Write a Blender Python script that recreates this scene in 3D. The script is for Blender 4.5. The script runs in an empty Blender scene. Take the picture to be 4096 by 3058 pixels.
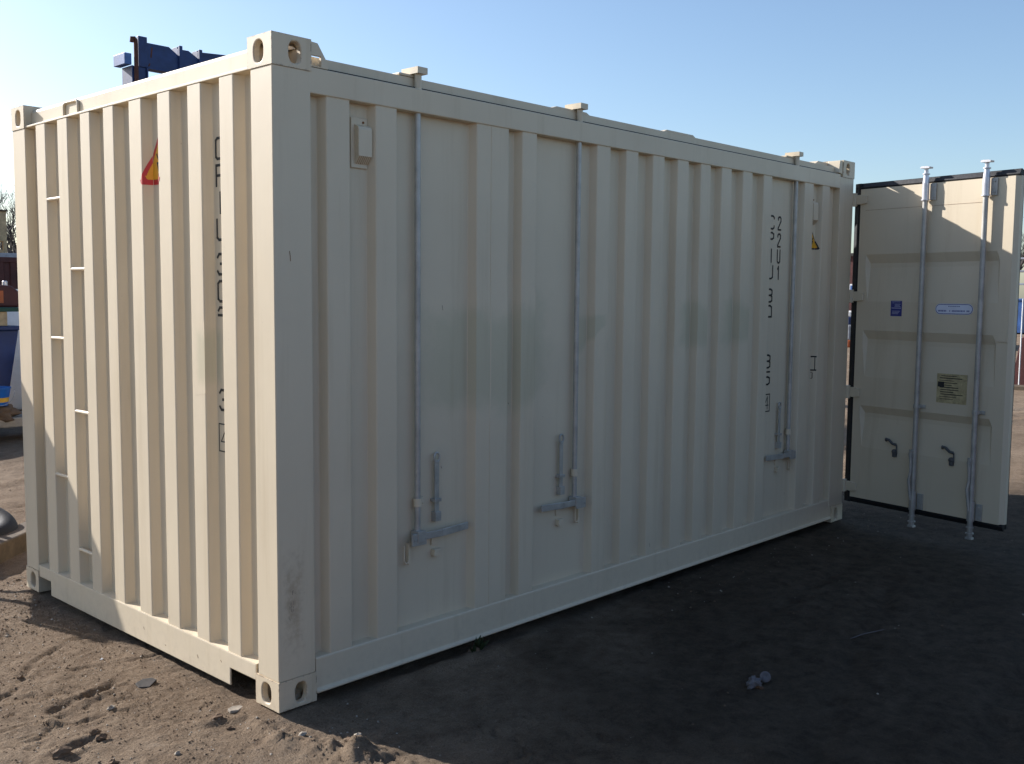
import bpy, bmesh, math, random
import numpy as np
from mathutils import Vector, Matrix

C = bpy.context.scene
COL = C.collection
R = math.radians
rnd = random.Random(7)

# ------------------------------------------------------------------ camera
cam_d = bpy.data.cameras.new("camera")
cam = bpy.data.objects.new("camera", cam_d)
COL.objects.link(cam)
cam_d.sensor_width = 36.0
cam_d.lens = 36.0 * 4060.65 / 4096.0
cam_d.clip_start = 0.05
cam_d.clip_end = 3000.0
yaw, pitch, roll = 0.754004, -0.086764, 0.008405
f = Vector((math.cos(pitch) * math.cos(yaw), math.cos(pitch) * math.sin(yaw), math.sin(pitch)))
rt = Vector((math.sin(yaw), -math.cos(yaw), 0.0))
up = rt.cross(f)
r2 = math.cos(roll) * rt + math.sin(roll) * up
u2 = -math.sin(roll) * rt + math.cos(roll) * up
cam.matrix_world = Matrix(((r2.x, u2.x, -f.x, -2.17483), (r2.y, u2.y, -f.y, -3.27067),
                           (r2.z, u2.z, -f.z, 1.63495), (0, 0, 0, 1)))
C.camera = cam

# ------------------------------------------------------------------ light
SUN = Vector((0.27, -1.0, -0.526)).normalized()      # direction the light travels
elev = math.asin(-SUN.z)
azim = math.atan2(-SUN.x, -SUN.y)                    # from +Y towards +X
W = bpy.data.worlds.new("World")
C.world = W
W.use_nodes = True
nt = W.node_tree
nt.nodes.clear()
sky = nt.nodes.new("ShaderNodeTexSky")
sky.sky_type = 'NISHITA'
sky.sun_disc = False
sky.sun_elevation = elev
sky.sun_rotation = azim
sky.altitude = 0
sky.air_density = 1.0
sky.dust_density = 1.0
sky.ozone_density = 2.8
bg = nt.nodes.new("ShaderNodeBackground")
bg.inputs[1].default_value = 0.088
wo = nt.nodes.new("ShaderNodeOutputWorld")
nt.links.new(sky.outputs[0], bg.inputs[0])
nt.links.new(bg.outputs[0], wo.inputs[0])
sl = bpy.data.lights.new("sun", 'SUN')
sl.energy = 4.2
sl.angle = R(0.53)
sl.color = (1.0, 0.965, 0.93)
so = bpy.data.objects.new("sun", sl)
COL.objects.link(so)
so.rotation_euler = SUN.to_track_quat('-Z', 'Y').to_euler()
so.location = (-5, 10, 12)
C.view_settings.view_transform = 'Standard'
C.view_settings.look = 'None'
C.view_settings.gamma = 1.0
C.view_settings.exposure = 1.06

# ------------------------------------------------------------------ materials
def new_mat(name):
    m = bpy.data.materials.new(name)
    m.use_nodes = True
    t = m.node_tree
    return m, t, t.nodes["Principled BSDF"]

def noise(t, scale, detail=4, rough=0.6, src='Object', vec=None, stretch=None):
    n = t.nodes.new("ShaderNodeTexNoise")
    n.inputs["Scale"].default_value = scale
    n.inputs["Detail"].default_value = detail
    n.inputs["Roughness"].default_value = rough
    if vec is None:
        tc = t.nodes.new("ShaderNodeTexCoord")
        vec = tc.outputs[src]
    if stretch:
        mp = t.nodes.new("ShaderNodeMapping")
        mp.inputs["Scale"].default_value = stretch
        t.links.new(vec, mp.inputs[0])
        vec = mp.outputs[0]
    t.links.new(vec, n.inputs["Vector"])
    return n.outputs["Fac"]

def ramp(t, fac, stops):
    r = t.nodes.new("ShaderNodeValToRGB")
    el = r.color_ramp.elements
    while len(el) < len(stops):
        el.new(0.5)
    for e, (p, c) in zip(el, stops):
        e.position = p
        e.color = (c[0], c[1], c[2], 1) if hasattr(c, '__len__') else (c, c, c, 1)
    t.links.new(fac, r.inputs[0])
    return r.outputs[0]

def mix(t, fac, a, b, mode='MIX'):
    m = t.nodes.new("ShaderNodeMix")
    m.data_type = 'RGBA'
    m.blend_type = mode
    for sock, v in ((m.inputs[0], fac), (m.inputs[6], a), (m.inputs[7], b)):
        if hasattr(v, 'is_output'):
            t.links.new(v, sock)
        elif hasattr(v, '__len__'):
            sock.default_value = (v[0], v[1], v[2], 1)
        else:
            sock.default_value = v
    return m.outputs[2]

def bump(t, bsdf, h, strength=0.3, dist=0.01):
    b = t.nodes.new("ShaderNodeBump")
    b.inputs["Strength"].default_value = strength
    b.inputs["Distance"].default_value = dist
    t.links.new(h, b.inputs["Height"])
    t.links.new(b.outputs[0], bsdf.inputs["Normal"])

def simple(name, col, rough=0.5, metal=0.0, var=0.25, scale=6.0, bmp=0.15, bscale=60, spec=0.4):
    m, t, b = new_mat(name)
    n = noise(t, scale, 5, 0.65)
    lo = [c * (1 - var) for c in col]
    hi = [min(1, c * (1 + var)) for c in col]
    c = ramp(t, n, [(0.3, lo), (0.7, hi)])
    t.links.new(c, b.inputs["Base Color"])
    b.inputs["Roughness"].default_value = rough
    b.inputs["Metallic"].default_value = metal
    b.inputs["Specular IOR Level"].default_value = spec
    if bmp:
        bump(t, b, noise(t, bscale, 3), bmp, 0.004)
    return m

def cream_paint(name, tint=(1, 1, 1), dirty=1.0, base=(0.65, 0.548, 0.40)):
    m, t, b = new_mat(name)
    base = [a * c for a, c in zip(base, tint)]
    c = ramp(t, noise(t, 1.7, 5, 0.6), [(0.3, [x * 0.95 for x in base]), (0.7, [min(1, x * 1.03) for x in base])])
    # large dusty blotches and rain streaks
    st = noise(t, 1.0, 6, 0.7, stretch=(9, 9, 0.5))
    stm = ramp(t, st, [(0.53, 0.0), (0.78, 0.48 * dirty)])
    c = mix(t, stm, c, [x * y for x, y in zip(base, (0.74, 0.69, 0.60))])
    # small chips and scuffs
    sp = noise(t, 55, 3, 0.6)
    spm = ramp(t, sp, [(0.74, 0.0), (0.80, 0.45 * dirty)])
    c = mix(t, spm, c, (0.20, 0.15, 0.11))
    # splashed soil towards the ground
    tc = t.nodes.new("ShaderNodeTexCoord")
    sx = t.nodes.new("ShaderNodeSeparateXYZ")
    geo = t.nodes.new("ShaderNodeNewGeometry")
    t.links.new(geo.outputs["Position"], sx.inputs[0])
    mr = t.nodes.new("ShaderNodeMapRange")
    mr.inputs[1].default_value = 0.0
    mr.inputs[2].default_value = 0.22
    mr.inputs[3].default_value = 0.22
    mr.inputs[4].default_value = 0.0
    t.links.new(sx.outputs[2], mr.inputs[0])
    nz = ramp(t, noise(t, 24, 5, 0.7), [(0.45, 0.0), (0.70, 1.0)])
    mm = t.nodes.new("ShaderNodeMath")
    mm.operation = 'MULTIPLY'
    t.links.new(mr.outputs[0], mm.inputs[0])
    t.links.new(nz, mm.inputs[1])
    c = mix(t, mm.outputs[0], c, (0.30, 0.24, 0.18))
    t.links.new(c, b.inputs["Base Color"])
    rr = ramp(t, noise(t, 3, 4), [(0.3, 0.42), (0.7, 0.58)])
    t.links.new(rr, b.inputs["Roughness"])
    b.inputs["Specular IOR Level"].default_value = 0.4
    h = t.nodes.new("ShaderNodeMath")
    h.operation = 'MULTIPLY_ADD'
    t.links.new(noise(t, 4.0, 2), h.inputs[0])
    h.inputs[1].default_value = 5.0
    t.links.new(noise(t, 260, 2), h.inputs[2])
    bump(t, b, h.outputs[0], 0.10, 0.002)
    return m

M = {}
M['cream'] = cream_paint('cream_paint')
def soft_edge(m, width, nscale, amount, tint):
    """paint brushed out at the rim: the tint fades towards the patch outline with a ragged edge"""
    t = m.node_tree
    b = t.nodes["Principled BSDF"]
    tc = t.nodes.new("ShaderNodeTexCoord")
    sp = t.nodes.new("ShaderNodeSeparateXYZ")
    t.links.new(tc.outputs["UV"], sp.inputs[0])
    def mth(op, a, b2):
        n = t.nodes.new("ShaderNodeMath")
        n.operation = op
        for q, v in ((0, a), (1, b2)):
            if hasattr(v, 'is_output'):
                t.links.new(v, n.inputs[q])
            else:
                n.inputs[q].default_value = v
        return n.outputs[0]
    e = [mth('MINIMUM', sp.outputs[k], mth('SUBTRACT', 1.0, sp.outputs[k])) for k in (0, 1)]
    d = mth('MINIMUM', e[0], e[1])
    d = mth('ADD', d, mth('MULTIPLY', mth('SUBTRACT', noise(t, nscale, 5, 0.65), 0.5), width * 1.6))
    mr = t.nodes.new("ShaderNodeMapRange")
    mr.interpolation_type = 'SMOOTHSTEP'
    mr.inputs[1].default_value = 0.02
    mr.inputs[2].default_value = width
    mr.inputs[3].default_value = 0.0
    mr.inputs[4].default_value = amount
    t.links.new(d, mr.inputs[0])
    old = b.inputs["Base Color"].links[0].from_socket
    t.links.new(mix(t, mr.outputs[0], old, tint, 'MULTIPLY'), b.inputs["Base Color"])
M['patch'] = cream_paint('overpaint')
soft_edge(M['patch'], 0.26, 4.0, 1.0, (0.84, 0.88, 0.855))
M['stain'] = cream_paint('stained_paint')
soft_edge(M['stain'], 0.66, 30.0, 1.0, (0.70, 0.65, 0.61))
M['zinc'] = simple('galvanised_steel', (0.42, 0.405, 0.375), 0.45, 0.4, 0.2, 14, 0.12, 120)
M['zinc_light'] = simple('new_galvanised_steel', (0.62, 0.60, 0.62), 0.35, 0.5, 0.15, 14, 0.1, 120)
M['gasket'] = simple('black_rubber', (0.018, 0.018, 0.02), 0.55, 0, 0.4, 18, 0.3, 50, 0.3)
M['black'] = simple('black_paint', (0.015, 0.014, 0.014), 0.5, 0, 0.2, 20, 0)
M['rust'] = simple('rusty_scuff', (0.20, 0.085, 0.035), 0.85, 0, 0.5, 40, 0.3)
M['sticker_yellow'] = simple('sticker_yellow', (0.72, 0.36, 0.02), 0.4, 0, 0.06, 20, 0)
M['sticker_red'] = simple('sticker_red', (0.50, 0.03, 0.03), 0.4, 0, 0.08, 20, 0)
M['sticker_blue'] = simple('sticker_blue', (0.045, 0.05, 0.22), 0.4, 0, 0.1, 20, 0)
M['sticker_white'] = simple('sticker_white', (0.66, 0.68, 0.78), 0.4, 0, 0.05, 20, 0)
M['sticker_ink'] = simple('sticker_ink', (0.04, 0.05, 0.22), 0.5, 0, 0.1, 20, 0)
M['plate_brown'] = simple('stained_plate', (0.44, 0.36, 0.20), 0.55, 0, 0.35, 30, 0.2)
M['inside'] = simple('inside_primer', (0.35, 0.32, 0.27), 0.7, 0, 0.2, 5, 0.1)
M['plywood'] = simple('plywood_floor', (0.22, 0.13, 0.07), 0.7, 0, 0.3, 5, 0.2)
M['blue_steel'] = simple('blue_gantry_paint', (0.012, 0.034, 0.125), 0.5, 0, 0.35, 4, 0.2, 20)
M['rusty_steel'] = simple('rusty_brown_steel', (0.075, 0.03, 0.022), 0.8, 0, 0.5, 9, 0.4, 30)
M['navy'] = simple('navy_skip_paint', (0.012, 0.03, 0.11), 0.5, 0, 0.35, 3, 0.2, 20)
M['mid_blue'] = simple('mid_blue_paint', (0.045, 0.11, 0.30), 0.45, 0, 0.35, 3, 0.2, 20)
M['bright_blue'] = simple('bright_blue_plastic', (0.01, 0.12, 0.42), 0.35, 0, 0.15, 6, 0.05)
M['label_yellow'] = simple('label_yellow', (0.75, 0.42, 0.05), 0.4, 0, 0.1, 6, 0)
M['timber'] = simple('pale_timber', (0.42, 0.31, 0.18), 0.75, 0, 0.3, 9, 0.3, 40)
M['old_timber'] = simple('weathered_timber', (0.095, 0.070, 0.046), 0.85, 0, 0.45, 8, 0.4, 40)
M['dark_red'] = simple('dark_red_paint', (0.07, 0.018, 0.016), 0.6, 0, 0.35, 3, 0.2)
M['red'] = simple('red_paint', (0.26, 0.025, 0.03), 0.55, 0, 0.3, 3, 0.1)
M['green'] = simple('dark_green_paint', (0.01, 0.06, 0.04), 0.6, 0, 0.3, 4, 0.1)
M['white'] = simple('white_paint', (0.75, 0.75, 0.74), 0.5, 0, 0.12, 5, 0.1)
M['grey'] = simple('grey_sheet', (0.33, 0.34, 0.37), 0.55, 0, 0.3, 5, 0.1)
M['dark'] = simple('dark_oily_steel', (0.02, 0.018, 0.018), 0.7, 0, 0.4, 8, 0.3)
M['orange'] = simple('orange_paint', (0.40, 0.10, 0.03), 0.55, 0, 0.2, 5, 0.1)
M['handle_grey'] = simple('dull_grey_steel', (0.10, 0.10, 0.10), 0.6, 0.2, 0.3, 20, 0.2)
M['rubber'] = simple('tyre_rubber', (0.012, 0.011, 0.012), 0.75, 0, 0.4, 12, 0.4)
M['rock'] = simple('broken_concrete', (0.34, 0.29, 0.23), 0.9, 0, 0.4, 7, 0.9, 25)
M['brownrock'] = simple('brown_rubble', (0.14, 0.09, 0.055), 0.95, 0, 0.5, 9, 0.9, 25)
M['slate'] = simple('dark_slate', (0.042, 0.036, 0.033), 0.8, 0, 0.4, 12, 0.4)
M['bark'] = simple('bare_bark', (0.060, 0.050, 0.048), 0.9, 0, 0.35, 10, 0.3)
M['leaf'] = simple('weed_leaf', (0.025, 0.04, 0.012), 0.6, 0, 0.4, 30, 0.2)
M['litter'] = simple('pale_litter', (0.13, 0.115, 0.115), 0.7, 0, 0.3, 30, 0.4, 60)
M['litter_brown'] = simple('brown_litter', (0.09, 0.035, 0.01), 0.7, 0, 0.3, 30, 0.3)

def soil():
    m, t, b = new_mat('packed_soil')
    big = noise(t, 0.9, 6, 0.62)
    c = ramp(t, big, [(0.30, (0.180, 0.128, 0.085)), (0.50, (0.250, 0.182, 0.124)), (0.70, (0.320, 0.240, 0.168))])
    mid = noise(t, 11, 8, 0.74)
    c = mix(t, ramp(t, mid, [(0.36, 0.55), (0.54, 0.0)]), c, (0.130, 0.086, 0.056))
    c = mix(t, ramp(t, mid, [(0.58, 0.0), (0.78, 0.55)]), c, (0.400, 0.330, 0.260))
    fine = noise(t, 150, 5, 0.75)
    c = mix(t, ramp(t, fine, [(0.32, 0.85), (0.47, 0.0)]), c, (0.060, 0.040, 0.028))
    c = mix(t, ramp(t, fine, [(0.58, 0.0), (0.74, 0.85)]), c, (0.50, 0.43, 0.35))
    grain = noise(t, 38, 8, 0.78)
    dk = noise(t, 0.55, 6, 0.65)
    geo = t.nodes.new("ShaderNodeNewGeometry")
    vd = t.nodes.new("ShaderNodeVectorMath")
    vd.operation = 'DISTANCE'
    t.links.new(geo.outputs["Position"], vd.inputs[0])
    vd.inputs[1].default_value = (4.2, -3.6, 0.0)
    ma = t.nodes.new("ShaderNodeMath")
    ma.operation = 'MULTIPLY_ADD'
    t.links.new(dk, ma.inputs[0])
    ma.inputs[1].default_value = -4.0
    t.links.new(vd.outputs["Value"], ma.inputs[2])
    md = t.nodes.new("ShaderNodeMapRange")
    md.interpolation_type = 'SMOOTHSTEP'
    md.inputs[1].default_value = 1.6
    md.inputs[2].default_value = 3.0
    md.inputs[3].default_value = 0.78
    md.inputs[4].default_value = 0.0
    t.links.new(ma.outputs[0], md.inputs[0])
    shade_col = mix(t, ramp(t, mid, [(0.35, 0.0), (0.7, 1.0)]), (0.018, 0.0135, 0.010), (0.074, 0.056, 0.040))
    c = mix(t, md.outputs[0], c, shade_col)  # shade beside the container put into the soil colour as a ragged dark patch
    t.links.new(c, b.inputs["Base Color"])
    b.inputs["Roughness"].default_value = 0.95
    b.inputs["Specular IOR Level"].default_value = 0.12
    h1 = t.nodes.new("ShaderNodeMath")
    h1.operation = 'MULTIPLY_ADD'
    t.links.new(fine, h1.inputs[0])
    h1.inputs[1].default_value = 0.45
    t.links.new(grain, h1.inputs[2])
    h2 = t.nodes.new("ShaderNodeMath")
    h2.operation = 'MULTIPLY_ADD'
    t.links.new(mid, h2.inputs[0])
    h2.inputs[1].default_value = 0.8
    t.links.new(h1.outputs[0], h2.inputs[2])
    bump(t, b, h2.outputs[0], 1.0, 0.022)
    return m
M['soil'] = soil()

# ------------------------------------------------------------------ mesh helpers
class MB:
    def __init__(s):
        s.v = []
        s.f = []
        s.m = []
        s.mi = 0
    def add(s, vs, fs):
        o = len(s.v)
        s.v += [tuple(x) for x in vs]
        s.f += [[i + o for i in q] for q in fs]
        s.m += [s.mi] * len(fs)
        return s
    def box(s, x0, y0, z0, x1, y1, z1):
        v = [(x0, y0, z0), (x1, y0, z0), (x1, y1, z0), (x0, y1, z0), (x0, y0, z1), (x1, y0, z1), (x1, y1, z1), (x0, y1, z1)]
        return s.add(v, [(0, 3, 2, 1), (4, 5, 6, 7), (0, 1, 5, 4), (1, 2, 6, 5), (2, 3, 7, 6), (3, 0, 4, 7)])
    def prism(s, poly, a, b, axis):
        """closed polygon (p,q) extruded along axis from a to b; axis x: (y,z); y: (x,z); z: (x,y)"""
        def P(p, w):
            return (w, p[0], p[1]) if axis == 'x' else ((p[0], w, p[1]) if axis == 'y' else (p[0], p[1], w))
        n = len(poly)
        v = [P(p, a) for p in poly] + [P(p, b) for p in poly]
        fs = [tuple(range(n))[::-1], tuple(range(n, 2 * n))]
        fs += [(i, (i + 1) % n, n + (i + 1) % n, n + i) for i in range(n)]
        return s.add(v, fs)
    def tube(s, pts, r, n=12, caps=True):
        pts = [Vector(p) for p in pts]
        rs = r if hasattr(r, '__len__') else [r] * len(pts)
        rings = []
        d0 = (pts[1] - pts[0]).normalized()
        a = d0.orthogonal().normalized()
        for i, p in enumerate(pts):
            d = (pts[min(i + 1, len(pts) - 1)] - pts[max(i - 1, 0)]).normalized()
            a = (a - d * a.dot(d)).normalized()
            b = d.cross(a)
            rings.append([p + rs[i] * (math.cos(2 * math.pi * k / n) * a + math.sin(2 * math.pi * k / n) * b) for k in range(n)])
        v = [q for ring in rings for q in ring]
        fs = []
        for i in range(len(pts) - 1):
            for k in range(n):
                fs.append((i * n + k, i * n + (k + 1) % n, (i + 1) * n + (k + 1) % n, (i + 1) * n + k))
        if caps:
            fs.append(tuple(range(n))[::-1])
            fs.append(tuple(range((len(pts) - 1) * n, len(pts) * n)))
        return s.add(v, fs)
    def lathe(s, prof, center, n=24, axis=Vector((0, 0, 1))):
        """profile of (radius, height) turned about an axis through center"""
        axis = axis.normalized()
        a = axis.orthogonal().normalized()
        b = axis.cross(a)
        c = Vector(center)
        v = []
        for (r, h) in prof:
            for k in range(n):
                t = 2 * math.pi * k / n
                v.append(c + axis * h + r * (math.cos(t) * a + math.sin(t) * b))
        fs = []
        for i in range(len(prof) - 1):
            for k in range(n):
                fs.append((i * n + k, i * n + (k + 1) % n, (i + 1) * n + (k + 1) % n, (i + 1) * n + k))
        fs.append(tuple(range(n))[::-1])
        fs.append(tuple(range((len(prof) - 1) * n, len(prof) * n)))
        return s.add(v, fs)
    def xform(s, mat):
        s.v = [tuple(mat @ Vector(p)) for p in s.v]
        return s

def obj(name, mb, mats, parent=None, origin=(0, 0, 0), bev=0.0, seg=2, smooth=False, merge=False):
    me = bpy.data.meshes.new(name)
    ox, oy, oz = origin
    me.from_pydata([(x - ox, y - oy, z - oz) for x, y, z in mb.v], [], mb.f)
    mats = mats if isinstance(mats, (list, tuple)) else [mats]
    for k in mats:
        me.materials.append(M[k])
    me.polygons.foreach_set('material_index', mb.m)
    if getattr(mb, 'uv', None) and len(mb.uv) == len(mb.v):
        uvl = me.uv_layers.new(name='UVMap')
        for lp_ in me.loops:
            uvl.data[lp_.index].uv = mb.uv[lp_.vertex_index]
    if merge:
        bm = bmesh.new()
        bm.from_mesh(me)
        bmesh.ops.remove_doubles(bm, verts=bm.verts, dist=1e-5)
        bmesh.ops.recalc_face_normals(bm, faces=bm.faces)
        bm.to_mesh(me)
        bm.free()
    if smooth:
        me.polygons.foreach_set('use_smooth', [True] * len(me.polygons))
    me.update()
    o = bpy.data.objects.new(name, me)
    COL.objects.link(o)
    if parent is not None:
        o.parent = parent
    else:
        o.location = origin
    if bev:
        b = o.modifiers.new("edge_bevel", 'BEVEL')
        b.width = bev
        b.segments = seg
        b.limit_method = 'ANGLE'
        b.angle_limit = R(35)
    if smooth == 'auto':
        for p in me.polygons:
            p.use_smooth = True
        e = o.modifiers.new("edge_split", 'EDGE_SPLIT')
        e.split_angle = R(38)
    return o

def tag(o, label=None, cat=None, group=None, kind=None):
    for k, v in (('label', label), ('category', cat), ('group', group), ('kind', kind)):
        if v:
            o[k] = v
    return o

def thing(name, label, cat, loc=(0, 0, 0), group=None, rz=0.0):
    o = bpy.data.objects.new(name, None)
    o.empty_display_size = 0.2
    COL.objects.link(o)
    o.location = loc
    o.rotation_euler.z = rz
    return tag(o, label, cat, group)

def mark_things():
    for o in COL.objects:
        if o.parent is None and o.get('label') and not o.get('kind'):
            o['kind'] = 'thing'

def copy_obj(o, parent):
    c = o.copy()
    COL.objects.link(c)
    c.parent = parent
    return c

# ------------------------------------------------------------------ ground
def vnoise(x, y, seed):
    """smooth value noise on numpy arrays"""
    xi = np.floor(x).astype(np.int64)
    yi = np.floor(y).astype(np.int64)
    xf = x - xi
    yf = y - yi
    def h(a, b):
        n = (a * 374761393 + b * 668265263 + seed * 982451653) & 0x7fffffff
        n = ((n ^ (n >> 13)) * 1274126177) & 0x7fffffff
        return ((n ^ (n >> 16)) & 0xffff) / 65535.0
    u = xf * xf * (3 - 2 * xf)
    v = yf * yf * (3 - 2 * yf)
    return (h(xi, yi) * (1 - u) + h(xi + 1, yi) * u) * (1 - v) + (h(xi, yi + 1) * (1 - u) + h(xi + 1, yi + 1) * u) * v

def fbm(x, y, seed, octs=4, gain=0.5):
    s = 0
    a = 1.0
    tot = 0
    for k in range(octs):
        s = s + a * (vnoise(x * 2 ** k, y * 2 ** k, seed + k) - 0.5)
        tot += a
        a *= gain
    return s / tot

def seg_dist(x, y, a, b):
    ax, ay = a
    dx, dy = b[0] - ax, b[1] - ay
    L2 = dx * dx + dy * dy
    t = np.clip(((x - ax) * dx + (y - ay) * dy) / L2, 0, 1)
    return np.hypot(x - ax - t * dx, y - ay - t * dy), t

RUTS = [((-0.33, 1.09), (0.03, 1.00), 0.017, -0.030), ((-0.58, 0.72), (-0.40, 0.76), 0.022, -0.022), ((-0.40, 0.76), (-0.25, 0.84), 0.020, -0.024),
        ((-0.52, 1.18), (-0.25, 1.45), 0.016, -0.016), ((-0.16, 1.50), (-0.06, 1.45), 0.014, -0.016), ((-0.75, 0.30), (-0.60, 0.36), 0.022, -0.022),
        ((-0.90, 0.75), (-0.62, 0.62), 0.03, 0.014), ((-0.45, 1.75), (-0.2, 1.9), 0.025, -0.014),
        ((0.20, 4.9), (1.6, 4.6), 0.1, -0.05), ((0.1, 5.6), (1.9, 5.9), 0.12, 0.05), ((0.5, 6.6), (2.4, 6.9), 0.12, -0.05),
        ((7.5, 0.9), (13, 1.6), 0.12, -0.06), ((7, 1.9), (14, 0.9), 0.15, 0.05), ((9, 3.2), (15, 1.2), 0.12, -0.05),
        ((1.2, -1.6), (3.6, -0.9), 0.07, -0.03), ((1.0, -2.2), (4.0, -1.7), 0.08, -0.035), ((2.4, -0.7), (4.6, -0.5), 0.06, -0.02)]

def ground_h(x, y):
    near = np.clip(1.5 - np.hypot(x - 0.2, y - 0.3) / 4.0, 0, 1)
    z = -0.026 + 0.040 * fbm(x * 0.6, y * 0.6, 11, 3) + 0.018 * fbm(x * 2.6, y * 2.6, 23, 3) + 0.012 * fbm(x * 11, y * 11, 37, 4, 0.6)
    # flaky crust plates with small broken steps
    wx, wy = x + 0.10 * fbm(x * 5, y * 5, 201, 3), y + 0.10 * fbm(x * 5, y * 5, 211, 3)
    n = fbm(wx * 1.9, wy * 2.6, 221, 4, 0.55) * 14
    fr = n - np.floor(n)
    z = z + near * 0.0055 * (np.clip((fr - 0.86) / 0.14, 0, 1) - fr)
    z = z + near * 0.008 * fbm(x * 36, y * 36, 131, 3, 0.75)
    ck = np.abs(fbm(x * 3.2 + 0.8 * fbm(x * 9, y * 9, 7, 2), y * 5.0, 151, 4, 0.6))
    z = z - near * 0.012 * np.exp(-(ck / 0.012) ** 2) * np.clip(5 * fbm(x * 1.7, y * 1.7, 171, 2), 0, 1)
    for a, b, w, h in RUTS:
        d, t = seg_dist(x + 0.05 * fbm(x * 6, y * 6, 75, 3), y + 0.05 * fbm(x * 6, y * 6, 81, 3), a, b)
        d = np.abs(d + 0.03 * fbm(x * 19, y * 19, 71, 3))
        m = np.clip(0.75 + 2.2 * fbm(x * 8, y * 8, 61, 2), 0, 1.5)
        z = z + 0.65 * m * (h * np.exp(-(d / w) ** 2) - 0.35 * h * np.exp(-((d - 2.0 * w) / w) ** 2))
    # ridge of soil pushed up by the near corner
    for a, b, w, h in (((-0.06, 0.10), (-0.10, -0.16), 0.030, 0.026), ((-0.10, -0.16), (0.02, -0.45), 0.045, 0.036), ((0.02, -0.45), (0.16, -1.3), 0.09, 0.048), ((-0.22, 0.20), (-0.10, 0.12), 0.022, 0.018)):
        d, t = seg_dist(x, y, a, b)
        z = z + h * np.exp(-(d / w) ** 2) * (0.75 + 1.5 * fbm(x * 17, y * 17, 91, 4, 0.75))
    # soil crumbs heaped along the bottom rail
    z = z + np.where((x > 0.25) & (x < 4.65), 0.05 * np.clip(fbm(x * 1.6, y * 0.2, 301, 4, 0.65) * 2.2, 0, 1) * np.exp(-((y + 0.035) / 0.055) ** 2), 0)
    # bedded corners and sides of the container
    for cx, cy in ((0.09, 0.08), (4.79, 0.08), (0.09, 2.36), (4.79, 2.36)):
        k = np.exp(-(((x - cx) ** 2 + (y - cy) ** 2) / 0.17 ** 2) ** 2)
        z = z * (1 - k) + (-0.008) * k
    inside = 1 / (1 + np.exp(-((np.minimum(np.minimum(x, 4.877 - x), np.minimum(y, 2.438 - y))) - 0.02) / 0.03))
    z = np.where(inside > 0.02, np.minimum(z, -0.008 + (1 - inside) * 0.03), z)
    return z

def build_ground():
    a = 0.95
    t = np.arange(-6.6, 6.601, 0.0120)
    gx = -0.1 + a * np.sinh(t)
    gy = 0.3 + a * np.sinh(t)
    n = len(t)
    X, Y = np.meshgrid(gx, gy, indexing='ij')
    Z = ground_h(X, Y)
    far = np.hypot(X - 2, Y - 2)
    fade = np.clip(1 - (far - 25) / 40, 0, 1)
    Z = Z * fade - 0.03 * (1 - fade)
    co = np.stack([X, Y, Z], -1).reshape(-1, 3).astype(np.float32)
    i = np.arange(n - 1)
    I, J = np.meshgrid(i, i, indexing='ij')
    q = np.stack([I * n + J, (I + 1) * n + J, (I + 1) * n + J + 1, I * n + J + 1], -1).reshape(-1, 4)
    me = bpy.data.meshes.new('ground')
    nf = len(q)
    me.vertices.add(len(co))
    me.vertices.foreach_set('co', co.ravel())
    me.loops.add(nf * 4)
    me.loops.foreach_set('vertex_index', q.ravel().astype(np.int32))
    me.polygons.add(nf)
    me.polygons.foreach_set('loop_start', np.arange(0, nf * 4, 4, dtype=np.int32))
    me.polygons.foreach_set('use_smooth', np.ones(nf, dtype=bool))
    me.update(calc_edges=True)
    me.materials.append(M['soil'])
    o = bpy.data.objects.new('ground', me)
    COL.objects.link(o)
    tag(o, 'bare brown rutted soil of the storage yard', 'ground', kind='structure')
build_ground()

def gz(x, y):
    return float(ground_h(np.array([float(x)]), np.array([float(y)]))[0])

# ------------------------------------------------------------------ container
L, Wd, H = 4.877, 2.438, 2.591
ROOT = thing('shipping_container', 'cream painted steel shipping container with corrugated walls and one door folded back', 'shipping container', (0, 0, 0))

def ribs_profile(ribs, lo, hi, d_out, d_in, w=0.018):
    p = [(lo, d_in)]
    for a, b in ribs:
        p += [(a - w, d_in), (a, d_out), (b, d_out), (b + w, d_in)]
    p.append((hi, d_in))
    return p

def round_prof(p, r=0.005):
    out = [p[0]]
    for i in range(1, len(p) - 1):
        a, b, c = Vector(p[i - 1]), Vector(p[i]), Vector(p[i + 1])
        u, v = (a - b).normalized(), (c - b).normalized()
        p0, p2 = b + u * r, b + v * r
        for k in (0, 0.33, 0.67, 1):
            out.append(tuple(p0 * (1 - k) ** 2 + b * 2 * k * (1 - k) + p2 * k * k))
    out.append(p[-1])
    return out

END_RIBS = sorted([(2.034, 2.147), (1.775, 1.887), (1.528, 1.630), (1.286, 1.387), (1.022, 1.135), (0.769, 0.876), (0.520, 0.624), (0.277, 0.378)])
SIDE_RIBS = [(0.254, 0.366), (0.500, 0.610), (1.079, 1.285), (1.379, 1.480), (1.941, 2.050), (2.186, 2.291), (2.427, 2.533), (2.664, 2.773),
             (2.900, 3.002), (3.125, 3.235), (3.368, 3.478), (3.618, 3.722), (4.163, 4.285), (4.421, 4.524)]
EP = ribs_profile(END_RIBS, 0.14, 2.30, 0.007, 0.051)
SP = ribs_profile(SIDE_RIBS, 0.17, 4.68, 0.010, 0.052)
def end_d(y):
    return float(np.interp(y, [p[0] for p in EP], [p[1] for p in EP]))
def side_d(x):
    return float(np.interp(x, [p[0] for p in SP], [p[1] for p in SP]))

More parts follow.
